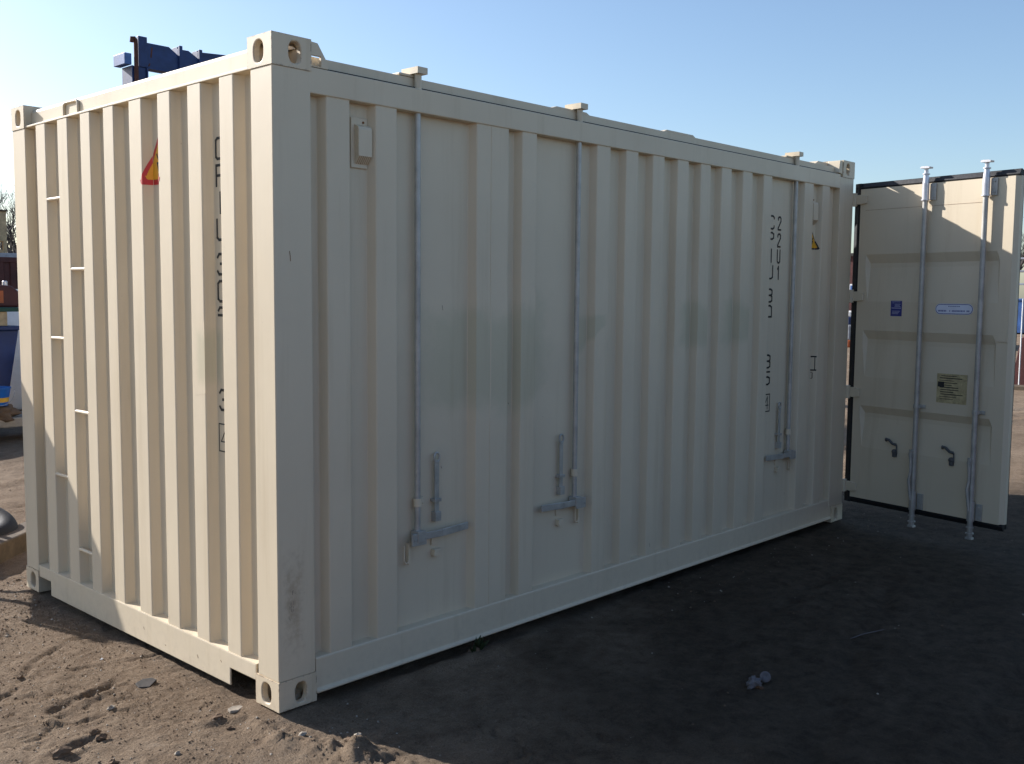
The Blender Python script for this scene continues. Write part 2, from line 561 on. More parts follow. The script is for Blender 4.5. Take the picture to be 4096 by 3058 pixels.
def sheet(prof, z0, z1, fn, nz=1):
    mb = MB()
    n = len(prof)
    v = []
    for k in range(nz + 1):
        z = z0 + (z1 - z0) * k / nz
        v += [fn(u, d, z) for u, d in prof]
    mb.add(v, [(k * n + i, k * n + i + 1, (k + 1) * n + i + 1, (k + 1) * n + i) for k in range(nz) for i in range(n - 1)])
    return mb

obj('end_wall', sheet(round_prof(EP), 0.13, 2.4725, lambda u, d, z: (d, u, z)), 'cream', ROOT)
sw = sheet(round_prof(SP), 0.14, 2.42, lambda u, d, z: (u, d, z))
sw.box(1.168, 0.0085, 0.175, 1.176, 0.0115, 2.39)           # weld seam on the wide rib
obj('side_wall', sw, 'cream', ROOT)
obj('side_wall', sheet(round_prof(SP), 0.14, 2.42, lambda u, d, z: (u, Wd - d, z)), 'cream', ROOT)
obj('floor', MB().box(0.08, 0.06, 0.14, L - 0.02, Wd - 0.06, 0.165), 'plywood', ROOT)

# corner castings
def ellipse_loop(c0, c1, a, b, n, p=2.6):
    o = []
    for k in range(n):
        t = 2 * math.pi * k / n
        ct, st = math.cos(t), math.sin(t)
        o.append((c0 + a * math.copysign(abs(ct) ** (2 / p), ct), c1 + b * math.copysign(abs(st) ** (2 / p), st)))
    return o

def rect_loop(inner, c, x0, y0, x1, y1):
    o = []
    for (x, y) in inner:
        dx, dy = x - c[0], y - c[1]
        k = 1e9
        if dx > 1e-9: k = min(k, (x1 - c[0]) / dx)
        if dx < -1e-9: k = min(k, (x0 - c[0]) / dx)
        if dy > 1e-9: k = min(k, (y1 - c[1]) / dy)
        if dy < -1e-9: k = min(k, (y0 - c[1]) / dy)
        o.append((c[0] + dx * k, c[1] + dy * k))
    return o

def holed_face(mb, P, x0, y0, x1, y1, c, a, b, th, flip):
    """rectangle with an oval hole; P(u,v,w) maps to 3D, w inward"""
    base = ellipse_loop(c[0], c[1], a, b, 36)
    corners = [(x0, y0), (x1, y0), (x1, y1), (x0, y1)]
    ang = sorted(set([math.atan2(y - c[1], x - c[0]) for x, y in base] + [math.atan2(y - c[1], x - c[0]) for x, y in corners]))
    inner = []
    bx = [math.atan2(y - c[1], x - c[0]) for x, y in base]
    rr = [math.hypot(x - c[0], y - c[1]) for x, y in base]
    idx = np.argsort(bx)
    for t in ang:
        r = np.interp(t, np.array(bx)[idx], np.array(rr)[idx], period=2 * math.pi)
        inner.append((c[0] + r * math.cos(t), c[1] + r * math.sin(t)))
    outer = rect_loop(inner, c, x0, y0, x1, y1)
    n = len(inner)
    ch = 0.004
    big = [(c[0] + (x - c[0]) * (1 + ch / math.hypot(x - c[0], y - c[1])), c[1] + (y - c[1]) * (1 + ch / math.hypot(x - c[0], y - c[1]))) for x, y in inner]
    v = [P(x, y, 0) for x, y in outer] + [P(x, y, 0) for x, y in big] + [P(x, y, ch) for x, y in inner] + [P(x, y, th) for x, y in inner]
    fs = []
    for lv in range(3):
        for i in range(n):
            j = (i + 1) % n
            q = (lv * n + i, lv * n + j, (lv + 1) * n + j, (lv + 1) * n + i)
            fs.append(q[::-1] if flip else q)
    mb.add(v, fs)

def casting(top):
    """corner casting with its outer corner at the origin: x 0..0.178, y 0..0.162, z 0..0.118; the hole plate is at z=0.118 for top castings"""
    mb = MB()
    X1, Y1, Z1, th = 0.178, 0.162, 0.118, 0.026
    ez = 0.056 if top is False else 0.057
    holed_face(mb, lambda u, v, w: (w, u, v), 0, 0, Y1, Z1, (0.087, ez), 0.031, 0.040, th, False)
    holed_face(mb, lambda u, v, w: (u, w, v), 0, 0, X1, Z1, (0.104, ez), 0.027, 0.040, th, True)
    zp = Z1 if top else 0.0
    sgn = -1 if top else 1
    holed_face(mb, lambda u, v, w: (u, v, zp + sgn * w), 0, 0, X1, Y1, (0.100, 0.088), 0.060, 0.031, th, True)
    zo = 0.0 if top else Z1
    mb.add([(0, 0, zo), (X1, 0, zo), (X1, Y1, zo), (0, Y1, zo)], [(0, 1, 2, 3)])
    mb.add([(X1, 0, 0), (X1, Y1, 0), (X1, Y1, Z1), (X1, 0, Z1)], [(0, 1, 2, 3)])
    mb.add([(0, Y1, 0), (X1, Y1, 0), (X1, Y1, Z1), (0, Y1, Z1)], [(0, 1, 2, 3)])
    # inner cavity
    a, b2 = th, X1 - 0.012
    c, d = th, Y1 - 0.012
    z0, z1 = (0.012, Z1 - th) if top else (th, Z1 - 0.012)
    mb.add([(b2, c, z0), (b2, d, z0), (b2, d, z1), (b2, c, z1)], [(0, 1, 2, 3)])
    mb.add([(a, d, z0), (b2, d, z0), (b2, d, z1), (a, d, z1)], [(0, 1, 2, 3)])
    zi = z0 if top else z1
    mb.add([(a, c, zi), (b2, c, zi), (b2, d, zi), (a, d, zi)], [(0, 1, 2, 3)])
    return mb

M['casting'] = cream_paint('casting_paint', (1.02, 1.0, 0.98), 1.6)
def worn_edges(m, radius=0.010):
    t = m.node_tree
    b = t.nodes["Principled BSDF"]
    old = b.inputs["Base Color"].links[0].from_socket
    bv = t.nodes.new("ShaderNodeBevel")
    bv.samples = 4
    bv.inputs["Radius"].default_value = radius
    ge = t.nodes.new("ShaderNodeNewGeometry")
    dt = t.nodes.new("ShaderNodeVectorMath")
    dt.operation = 'DOT_PRODUCT'
    t.links.new(bv.outputs[0], dt.inputs[0])
    t.links.new(ge.outputs["Normal"], dt.inputs[1])
    edge = ramp(t, dt.outputs["Value"], [(0.90, 1.0), (0.992, 0.0)])
    nzz = ramp(t, noise(t, 38, 5, 0.7), [(0.49, 0.0), (0.56, 0.9)])
    mm = t.nodes.new("ShaderNodeMath")
    mm.operation = 'MULTIPLY'
    t.links.new(edge, mm.inputs[0])
    t.links.new(nzz, mm.inputs[1])
    t.links.new(mix(t, mm.outputs[0], old, (0.16, 0.09, 0.055)), b.inputs["Base Color"])
worn_edges(M['casting'])
for top in (True, False):
    src = obj('corner_casting', casting(top), ['casting'], ROOT, bev=0.005)
    zz = H - 0.118 if top else 0.0
    src.location = (0, 0, zz)
    for (mx, my) in ((1, 0), (0, 1), (1, 1)):
        c = copy_obj(src, ROOT)
        c.location = (L if mx else 0, Wd if my else 0, zz)
        c.scale = (-1 if mx else 1, -1 if my else 1, 1)

# corner posts
for (x0, x1) in ((0.003, 0.175), (L - 0.215, L - 0.003)):
    for (y0, y1) in ((0.003, 0.147), (Wd - 0.162, Wd - 0.003)):
        obj('corner_post', MB().box(x0, y0, 0.1185, x1, y1, H - 0.1185), 'cream', ROOT, bev=0.0035)

# rails
obj('top_side_rail', MB().box(0.168, 0.0042, 2.392, L - 0.208, 0.070, 2.490), 'cream', ROOT, bev=0.004)
obj('top_side_rail', MB().box(0.168, Wd - 0.070, 2.392, L - 0.208, Wd - 0.0042, 2.490), 'cream', ROOT, bev=0.004)
def side_bottom(s):
    Y = (lambda y: y) if s > 0 else (lambda y: Wd - y)
    mb = MB()
    poly = [(Y(0.006), 0.046), (Y(0.006), 0.168), (Y(0.010), 0.173), (Y(0.075), 0.176), (Y(0.075), 0.030), (Y(-0.004), 0.028), (Y(-0.006), 0.036)]
    mb.prism(poly, 0.1795, L - 0.1795, 'x')
    return mb
obj('bottom_side_rail', side_bottom(1), 'cream', ROOT, bev=0.003)
obj('bottom_side_rail', side_bottom(-1), 'cream', ROOT, bev=0.003)
# end rails
er = MB()
poly = [(0.040, 2.484), (0.040, 2.553), (0.047, 2.566), (0.078, 2.580), (0.120, 2.580), (0.120, 2.470), (0.050, 2.470), (0.050, 2.473), (0.006, 2.475), (0.006, 2.484)]
er.prism([(p[0], p[1]) for p in poly], 0.1625, Wd - 0.1625, 'y')
obj('top_end_rail', er, 'cream', ROOT, bev=0.002)
br = MB()
op = [(0.1635, 0.085), (0.358, 0.085), (0.358, 0.012), (2.128, 0.012), (2.128, 0.088), (Wd - 0.1635, 0.088), (Wd - 0.1635, 0.152), (0.1635, 0.152)]
br.prism(op, 0.004, 0.012, 'x')
br.add([(0.004, 0.1635, 0.1525), (0.004, Wd - 0.1635, 0.1525), (0.07, Wd - 0.1635, 0.160), (0.07, 0.1635, 0.160)], [(0, 1, 2, 3)])
obj('bottom_end_rail', br, 'cream', ROOT, bev=0.004)
# closed floor frame
pk = MB()
pk.box(0.072, 0.08, 0.095, L - 0.03, Wd - 0.08, 0.138)
obj('underframe', pk, 'inside', ROOT)
obj('door_header', MB().box(L - 0.11, 0.148, 2.44, L - 0.004, Wd - 0.163, 2.585), 'cream', ROOT, bev=0.006)
obj('door_sill', MB().box(L - 0.11, 0.164, 0.015, L - 0.004, Wd - 0.164, 0.165), 'cream', ROOT, bev=0.006)
# hard top hatch: the rim above the black gap, plus its raised plates
hp = MB()
hp.box(0.205, 0.042, 2.4995, L - 0.235, Wd - 0.042, 2.5395)
hp.prism([(1.62, 2.538), (1.66, 2.551), (1.89, 2.551), (1.92, 2.538)], 0.044, 0.20, 'y')
hp.prism([(2.565, 2.538), (2.60, 2.552), (2.86, 2.552), (2.89, 2.538)], 0.044, 0.20, 'y')
hp.box(0.650, 0.040, 2.541, 0.775, 0.22, 2.552)
hp.box(3.955, 0.040, 2.541, 4.06, 0.22, 2.551)
obj('roof_hatch', hp, 'cream', ROOT, bev=0.003)
obj('hatch_seal', MB().box(0.255, 0.026, 2.483, L - 0.26, Wd - 0.026, 2.4990), 'gasket', ROOT)
# gusset plates rising to the castings
def gusset(x0, s):
    mb = MB()
    P = lambda a: x0 + s * a
    Z = [(0.1795, 2.586), (0.212, 2.584), (0.248, 2.532), (0.262, 2.4925), (0.228, 2.4925), (0.228, 2.536), (0.1795, 2.536)]
    mb.prism([(P(a), z) for a, z in Z], 0.006, 0.020, 'y')
    mb.prism([(P(a), z) for a, z in [(0.1795, 2.4925), (0.228, 2.4925), (0.228, 2.4965), (0.1795, 2.4965)]], 0.006, 0.020, 'y')
    return mb
obj('gusset_plate', gusset(0, 1), 'cream', ROOT, bev=0.0015)
g2 = MB()
g2.prism([(L - 0.1795, 2.575), (L - 0.36, 2.575), (L - 0.40, 2.555), (L - 0.40, 2.54), (L - 0.1795, 2.54)], 0.10, 0.30, 'y')
g2.prism([(L - 0.1795, 2.586), (L - 0.215, 2.586), (L - 0.235, 2.50), (L - 0.1795, 2.4925)], 0.006, 0.10, 'y')
obj('gusset_plate', g2, 'cream', ROOT, bev=0.003)
# lifting loop on the end rail
lp = MB()
lp.tube([(0.034, 1.866, 2.486), (0.034, 1.866, 2.538), (0.034, 1.860, 2.550), (0.036, 1.850, 2.555), (0.036, 1.722, 2.555), (0.034, 1.712, 2.550), (0.034, 1.706, 2.538), (0.034, 1.706, 2.486)], 0.0065, 10)
obj('lifting_loop', lp, 'cream', ROOT, smooth='auto')
# ladder rungs welded across the recesses of the end wall
for k, (y0, y1, z) in enumerate([(1.884, 2.037, 2.092), (1.627, 1.778, 1.737), (1.884, 2.037, 1.389), (1.627, 1.778, 1.031), (1.884, 2.037, 0.680), (1.627, 1.778, 0.327)]):
    obj('ladder_rung', MB().tube([(0.016, y0, z), (0.016, y1, z)], 0.0095, 12), 'cream', ROOT, smooth='auto')

# vents
def vent(x0, x1, z0, z1, yo):
    y = yo
    plate = MB()
    plate.box(x0, y, z0, x1, y + 0.006, z1)
    o = obj('vent_cover', plate, 'cream', ROOT, bev=0.008, seg=3)
    cw = MB()
    h = z1 - z0
    a, b = x0 + 0.018, x1 + 0.004
    zt, zb, zl = z1 - 0.028, z1 - 0.155, z1 - 0.185
    pts = [(y, zt), (y - 0.022, zt - 0.010), (y - 0.026, zt - 0.022), (y - 0.026, zb), (y - 0.002, zl), (y, zl)]
    cw.prism([(p[0], p[1]) for p in pts], a, b, 'x')
    obj('cowl', cw, 'cream', o, bev=0.004)
    hl = MB()
    for i in range(7):
        for j in range(9):
            x = a + 0.006 + (b - a - 0.012) * i / 6
            t = (j + 0.5) / 9
            z = zb + (zl - zb) * t
            yy = (y - 0.026) + 0.024 * t - 0.0008
            hl.box(x - 0.0016, yy - 0.0004, z - 0.0010, x + 0.0016, yy + 0.0004, z + 0.0010)
    obj('vent_grille', hl, 'rust', o)
    for (x, z) in ((x1 - 0.022, z1 - 0.018), ((x0 + x1) / 2 + 0.004, z0 + 0.022)):
        sc = MB()
        sc.lathe([(0.005, 0), (0.005, 0.003), (0.003, 0.004)], (x, y, z), 10, Vector((0, -1, 0)))
        obj('screw', sc, 'rust', o)
vent(0.399, 0.482, 2.136, 2.338, 0.044)
vent(4.300, 4.385, 2.160, 2.310, 0.0495)

# locking bars of the lifting side
def locking_bar(bx, lever_to, slot_x, ret_x, zinc_from, last=False):
    mb = MB()
    y = 0.026
    mb.mi = 1
    mb.tube([(bx, y, 0.575), (bx, y, 2.393)], 0.0132, 16)
    mb.mi = 0
    mb.tube([(bx, 0.024, 2.488), (bx, 0.024, 2.560)], 0.0155, 16)
    mb.box(bx - 0.026, -0.004, 2.553, bx + 0.030, 0.100, 2.580)
    mb.box(bx - 0.02, 0.05, 2.541, bx + 0.02, 0.09, 2.5525)
    bar = obj('locking_bar', mb, ['cream', 'zinc'], ROOT, smooth='auto')
    # guide collar
    cb = MB()
    cb.lathe([(0.0185, -0.018), (0.0185, 0.018)], (bx, y, 0.722), 16)
    cb.box(bx + 0.014, 0.024, 0.700, bx + 0.036, 0.0515, 0.742)
    cb.lathe([(0.004, 0), (0.004, 0.003)], (bx + 0.029, 0.024, 0.716), 8, Vector((0, -1, 0)))
    obj('guide_collar', cb, 'cream', bar, smooth='auto')
    # lever handle
    s = 1 if lever_to > bx else -1
    lv = MB()
    zl = 0.571
    x0, x1 = bx + 0.004 * s, lever_to
    def strip(a, b, ya, yb, za, zb, h):
        P = [(a, ya, za - h), (b, yb, zb - h), (b, yb, zb + h), (a, ya, za + h)]
        Q = [(x, yy + 0.008, z) for x, yy, z in P]
        lv.add(P + Q, [(0, 1, 2, 3), (7, 6, 5, 4), (0, 4, 5, 1), (1, 5, 6, 2), (2, 6, 7, 3), (3, 7, 4, 0)])
    strip(x0, bx + s * 0.12, 0.0, -0.006, zl, zl + 0.001, 0.0155)
    strip(bx + s * 0.12, x1, -0.006, 0.012, zl + 0.001, zl + 0.003, 0.0165)
    obj('lever_handle', lv, 'zinc', bar, bev=0.002)
    # clevis block on the bar with two bolts
    ck = MB()
    a, b = (bx - 0.052, bx + 0.030) if s > 0 else (bx - 0.012, bx + 0.062)
    ck.box(bx - 0.022, -0.006, 0.548, bx + 0.022, 0.045, 0.598)
    ck.box(a, -0.002, 0.536, b, 0.008, 0.590)
    for q in (a + 0.014, b - 0.010):
        ck.lathe([(0.006, 0), (0.006, 0.004)], (q, -0.002, 0.562), 8, Vector((0, -1, 0)))
    obj('clevis', ck, 'zinc', bar, bev=0.002)
    # slotted seal loop hanging below
    sp = MB()
    xs = slot_x
    loop = [(xs - 0.013, 0.03, 0.540), (xs - 0.013, 0.03, 0.472), (xs - 0.006, 0.03, 0.460), (xs + 0.008, 0.03, 0.460), (xs + 0.014, 0.03, 0.472), (xs + 0.014, 0.03, 0.540)]
    sp.tube(loop, 0.0035, 8)
    sp.box(xs + 0.012, 0.028, 0.452, xs + 0.022, 0.0515, 0.545)
    obj('seal_loop', sp, 'cream', bar)
    # retainer: upright strap with ring, saddle and lower tab
    rp = MB()
    rp.box(ret_x - 0.013, 0.030, 0.640, ret_x + 0.012, 0.036, 0.895)
    ring = [(ret_x + 0.016 * math.cos(t), 0.033, 0.906 + 0.022 * math.sin(t)) for t in [2 * math.pi * k / 14 for k in range(15)]]
    rp.tube(ring, 0.005, 8)
    rp.box(ret_x - 0.022, 0.020, 0.708, ret_x + 0.018, 0.0515, 0.722)
    rp.box(ret_x - 0.015, 0.022, 0.620, ret_x + 0.018, 0.0515, 0.662)
    rp.lathe([(0.0045, 0), (0.0045, 0.002)], (ret_x, 0.022, 0.634), 10, Vector((0, -1, 0)))
    obj('retainer_strap', rp, 'zinc', bar, bev=0.0015)
    tb = MB()
    tb.box(ret_x - 0.020, 0.044, 0.510, ret_x + 0.020, 0.0515, 0.556)
    tb.box(ret_x - 0.018, 0.026, 0.462, ret_x + 0.022, 0.0515, 0.492)
    tb.lathe([(0.0040, 0), (0.0040, 0.002)], (ret_x + 0.012, 0.026, 0.480), 10, Vector((0, -1, 0)))
    obj('catch_plate', tb, 'cream', bar, bev=0.002)
locking_bar(0.738, 1.036, 0.678, 0.858, 2.14)
locking_bar(1.811, 1.545, 1.838, 1.712, 2.36)
locking_bar(4.066, 3.760, 4.106, 3.952, 2.33)

# ---- painted letters and stickers that follow the corrugation
GL = {
 'C': [[(1, .8), (1, .9), (.8, 1), (.2, 1), (0, .9), (0, .1), (.2, 0), (.8, 0), (1, .1), (1, .22)]],
 'P': [[(0, 0), (0, 1), (.75, 1), (1, .9), (1, .6), (.75, .5), (0, .5)]],
 'I': [[(.5, 0), (.5, 1)]],
 'U': [[(0, 1), (0, .12), (.25, 0), (.75, 0), (1, .12), (1, 1)]],
 '0': [[(.25, 0), (0, .12), (0, .88), (.25, 1), (.75, 1), (1, .88), (1, .12), (.75, 0), (.25, 0)]],
 '1': [[(.25, .8), (.6, 1), (.6, 0)]],
 '2': [[(0, .78), (0, .9), (.25, 1), (.75, 1), (1, .88), (1, .68), (0, .12), (0, 0), (1, 0)]],
 '3': [[(0, .85), (.2, 1), (.75, 1), (1, .9), (1, .62), (.75, .52), (.4, .52)], [(.75, .52), (1, .42), (1, .1), (.75, 0), (.2, 0), (0, .15)]],
 '4': [[(.75, 0), (.75, 1), (0, .3), (1, .3)]],
 '5': [[(1, 1), (.05, 1), (0, .55), (.7, .6), (1, .5), (1, .12), (.75, 0), (.2, 0), (0, .12)]],
 '6': [[(1, .85), (.75, 1), (.25, 1), (0, .88), (0, .12), (.25, 0), (.75, 0), (1, .12), (1, .45), (.75, .56), (0, .54)]],
 '9': [[(0, .12), (.25, 0), (.75, 0), (1, .12), (1, .88), (.75, 1), (.25, 1), (0, .88), (0, .58), (.25, .47), (1, .47)]],
 '[': [[(0, 0), (0, 1), (1, 1), (1, 0), (0, 0)]],
}
def ribbon(mb, pts, w, surf, lift):
    for (a, b) in zip(pts[:-1], pts[1:]):
        a, b = Vector(a), Vector(b)
        d = (b - a)
        ln = d.length
        if ln < 1e-6:
            continue
        d /= ln
        nrm = Vector((-d.y, d.x)) * w / 2
        a2, b2 = a - d * w * 0.42, b + d * w * 0.42
        n = max(2, int(ln / 0.004))
        v = []
        for k in range(n + 1):
            p = a2.lerp(b2, k / n)
            for q in (p + nrm, p - nrm):
                v.append(surf(q.x, q.y, lift[0]))
        mb.add(v, [(2 * k, 2 * k + 1, 2 * k + 3, 2 * k + 2) for k in range(n)])
        lift[0] += 0.00006
def glyph(mb, ch, u, z, w, h, sw_, surf, flip=1, zmin=0.0, zmax=1.0):
    lift = [0.0012]
    for pl in GL[ch]:
        pts = []
        for (a, b) in pl:
            b = min(max(b, zmin), zmax)
            pts.append((u + flip * a * w, z + b * h))
        ribbon(mb, pts, sw_, surf, lift)
def s_surf(u, z, l):
    return (u, side_d(u) - l, z)
def e_surf(u, z, l):
    return (end_d(u) - l, u, z)
def letter(ch, u, z, w, h, sw_, surf, flip=1, lo=0.0, hi=1.0, inner=None):
    mk = MB()
    glyph(mk, ch, u, z, w, h, sw_, surf, flip, lo, hi)
    if inner:
        glyph(mk, inner, u + flip * w * 0.18, z + h * 0.14, w * 0.62, h * 0.72, sw_, surf, flip)
    return obj('painted_letter', mk, 'black', ROOT)
for ch, z in (('2', 2.060), ('2', 1.950), ('U', 1.846), ('1', 1.739)):
    letter(ch, 3.890, z + 0.006, 0.034, 0.082, 0.0115, s_surf)
for ch, z, lo, hi in (('C', 2.062, 0, 1), ('P', 1.955, 0, 1), ('I', 1.848, 0, 1), ('U', 1.741, 0, 1), ('3', 1.590, 0, 1), ('0', 1.483, 0.12, 1), ('3', 1.160, 0, 1), ('5', 1.050, 0, 1)):
    letter(ch, 3.757 if ch != 'I' else 3.772, z + 0.006, 0.078, 0.082, 0.0115, s_surf, 1, lo, hi)
letter('[', 3.765, 0.878, 0.080, 0.112, 0.007, s_surf, 1, 0, 1, '4')
# small bracketed mark near the far post
mk = MB()
lf = [0.0012]
ribbon(mk, [(4.4045, 1.216), (4.4145, 1.216)], 0.010, s_surf, lf)
ribbon(mk, [(4.4045, 1.122), (4.4145, 1.122)], 0.010, s_surf, lf)
ribbon(mk, [(4.4140, 1.216), (4.4140, 1.122)], 0.0022, s_surf, lf)
obj('painted_bracket', mk, 'black', ROOT)
letter('0', 4.402, 1.062, 0.006, 0.045, 0.002, s_surf)
for ch, z, lo, hi in (('C', 2.164, 0, 1), ('P', 2.056, 0, 1), ('I', 1.946, 0, 1), ('U', 1.838, 0, 1), ('3', 1.698, 0, 1), ('0', 1.588, 0, 1), ('3', 1.480, 0.62, 1), ('3', 1.14, 0, 1)):
    letter(ch, 0.480 if ch != 'I' else 0.480, z + 0.006, 0.055, 0.082, 0.011, e_surf, -1, lo, hi)
letter('[', 0.490, 0.972, 0.085, 0.114, 0.005, e_surf, -1, 0, 1, '4')

def region(mb, cols, surf, lift, brk):
    """area between lower and upper lines: cols = [(u, zlo, zhi)...], draped over the profile"""
    us = sorted(set([c[0] for c in cols] + [b for b in brk if cols[0][0] < b < cols[-1][0]] + list(np.linspace(cols[0][0], cols[-1][0], 14))))
    lo = np.interp(us, [c[0] for c in cols], [c[1] for c in cols])
    hi = np.interp(us, [c[0] for c in cols], [c[2] for c in cols])
    v = []
    for u, a, b in zip(us, lo, hi):
        v += [surf(u, a, lift), surf(u, b, lift)]
    mb.add(v, [(2 * i, 2 * i + 2, 2 * i + 3, 2 * i + 1) for i in range(len(us) - 1)])
    mb.uv = [((u - us[0]) / (us[-1] - us[0]), q) for u in us for q in (0.0, 1.0)]
EB = [p[0] for p in EP]
SB = [p[0] for p in SP]
# triangular warning sticker on the end wall, folded into the recess
def unrolled(prof, fn):
    arc = [0.0]
    for a, b in zip(prof[:-1], prof[1:]):
        arc.append(arc[-1] + math.hypot(b[0] - a[0], b[1] - a[1]))
    us, ds = [q[0] for q in prof], [q[1] for q in prof]
    def surf(t, z, l):
        u, d = float(np.interp(t, arc, us)), float(np.interp(t, arc, ds))
        u1, d1 = float(np.interp(t + 0.002, arc, us)), float(np.interp(t + 0.002, arc, ds))
        n = Vector((d1 - d, -(u1 - u)))
        n.normalize()
        return fn(u + n.x * l, d + n.y * l, z)
    return surf, (lambda u: float(np.interp(u, us, arc))), arc
def tri(uc, zc, half, hgt, prof, fn, inner):
    surf, to_arc, brk = unrolled(prof, fn)
    t0 = to_arc(uc)
    st = MB()
    def cols(k, lift_z):
        hb, hh, z = half * k, hgt * k, zc + lift_z
        n = 16
        out = []
        for q in range(-n, n + 1):
            f_ = q / n
            e = abs(f_)
            top = z + hh * (1 - e) ** 1.0 * 0.86 + hh * 0.14 * (1 - e ** 6)
            bot = z + (0.10 * hh * max(0.0, (e - 0.86) / 0.14) ** 2)
            out.append((t0 + f_ * hb, bot, max(top, bot + 0.001)))
        return out
    st.mi = 0
    region(st, cols(1, 0), surf, 0.0010, brk)
    st.mi = 1
    region(st, cols(inner, hgt * (1 - inner) * 0.42), surf, 0.0018, brk)
    st.mi = 2
    lift = [0.0026]
    ribbon(st, [(t0 + 0.014, zc + hgt * 0.62), (t0 - 0.012, zc + hgt * 0.44), (t0 + 0.010, zc + hgt * 0.44), (t0 - 0.004, zc + hgt * 0.26)], 0.009, surf, lift)
    return st
obj('warning_sticker', tri(0.952, 2.100, 0.118, 0.210, EP, lambda u, d, z: (d, u, z), 0.74), ['sticker_red', 'sticker_yellow', 'black'], ROOT)
obj('warning_sticker', tri(4.360, 1.955, 0.080, 0.125, SP, lambda u, d, z: (u, d, z), 0.80), ['black', 'sticker_yellow', 'black'], ROOT)
# overpainted areas of old lettering
for cols in ([(0.640, 1.20, 1.50), (0.76, 1.06, 1.62), (0.95, 1.00, 1.64), (1.05, 1.04, 1.66), (1.20, 1.02, 1.62), (1.30, 0.98, 1.60), (1.42, 1.00, 1.63), (1.53, 1.06, 1.68), (1.64, 1.18, 1.68), (1.74, 1.34, 1.62)],
             [(1.800, 1.28, 1.55), (1.88, 1.30, 1.56), (1.96, 1.42, 1.55), (2.06, 1.49, 1.54)],
             [(2.66, 1.34, 1.62), (2.80, 1.30, 1.65), (3.10, 1.28, 1.60)], [(3.10, 1.33, 1.66), (3.32, 1.28, 1.66), (3.50, 1.32, 1.60), (3.60, 1.44, 1.57)]):
    pa = MB()
    region(pa, cols, s_surf, 0.0006, SB)
    obj('paint_patch', pa, 'patch', ROOT)
pa = MB()
region(pa, [(0.44, 1.22, 1.52), (0.60, 1.20, 1.50)], e_surf, 0.0006, EB)
obj('paint_patch', pa, 'patch', ROOT)
# scuffs and rust scars
def flat_post(u, z, l):
    return (u, 0.003 - l * 0.5, z)
def flat_rail(u, z, l):
    return (0.004 - l * 0.5, u, z)
M['scuff'] = simple('brown_scuff', (0.27, 0.21, 0.165), 0.8, 0, 0.4, 60, 0.1)
def scar(pts, w, surf, mat):
    mb = MB()
    ribbon(mb, pts, w, surf, [0.0014])
    obj('paint_scar', mb, mat, ROOT)
scar([(0.072, 1.788), (0.075, 1.768), (0.076, 1.752)], 0.003, flat_post, 'rust')
for (u0, u1, z0_, z1_) in ((0.015, 0.135, 0.16, 0.68),):
    mb = MB()
    region(mb, [(u0, z0_, z1_), (u1, z0_, z1_)], flat_post, 0.0012, [])
    obj('paint_stain', mb, 'stain', ROOT)
for k in range(12):
    u, z = rnd.gauss(0.066, 0.013), rnd.gauss(0.40, 0.05)
    a = rnd.uniform(0.003, 0.013)
    scar([(u, z), (u + rnd.uniform(-0.002, 0.002), z - a)], rnd.uniform(0.0015, 0.004), flat_post, 'scuff')
for (u, z, a) in ((0.905, 1.58, 0.02), (1.335, 1.116, 0.008), (2.09, 0.34, 0.02), (2.46, 0.24, 0.02), (0.90, 0.86, 0.010), (4.08, 0.30, 0.012)):
    scar([(u, z), (u + 0.004, z - a)], 0.003, s_surf, 'scuff')
for (u, z, a) in ((1.10, 0.085, 0.010), (0.90, 0.05, 0.003), (0.62, 0.075, 0.012), (0.43, 0.10, 0.006)):
    scar([(u, z), (u - 0.006, z - a)], 0.0035, flat_rail, 'rust')

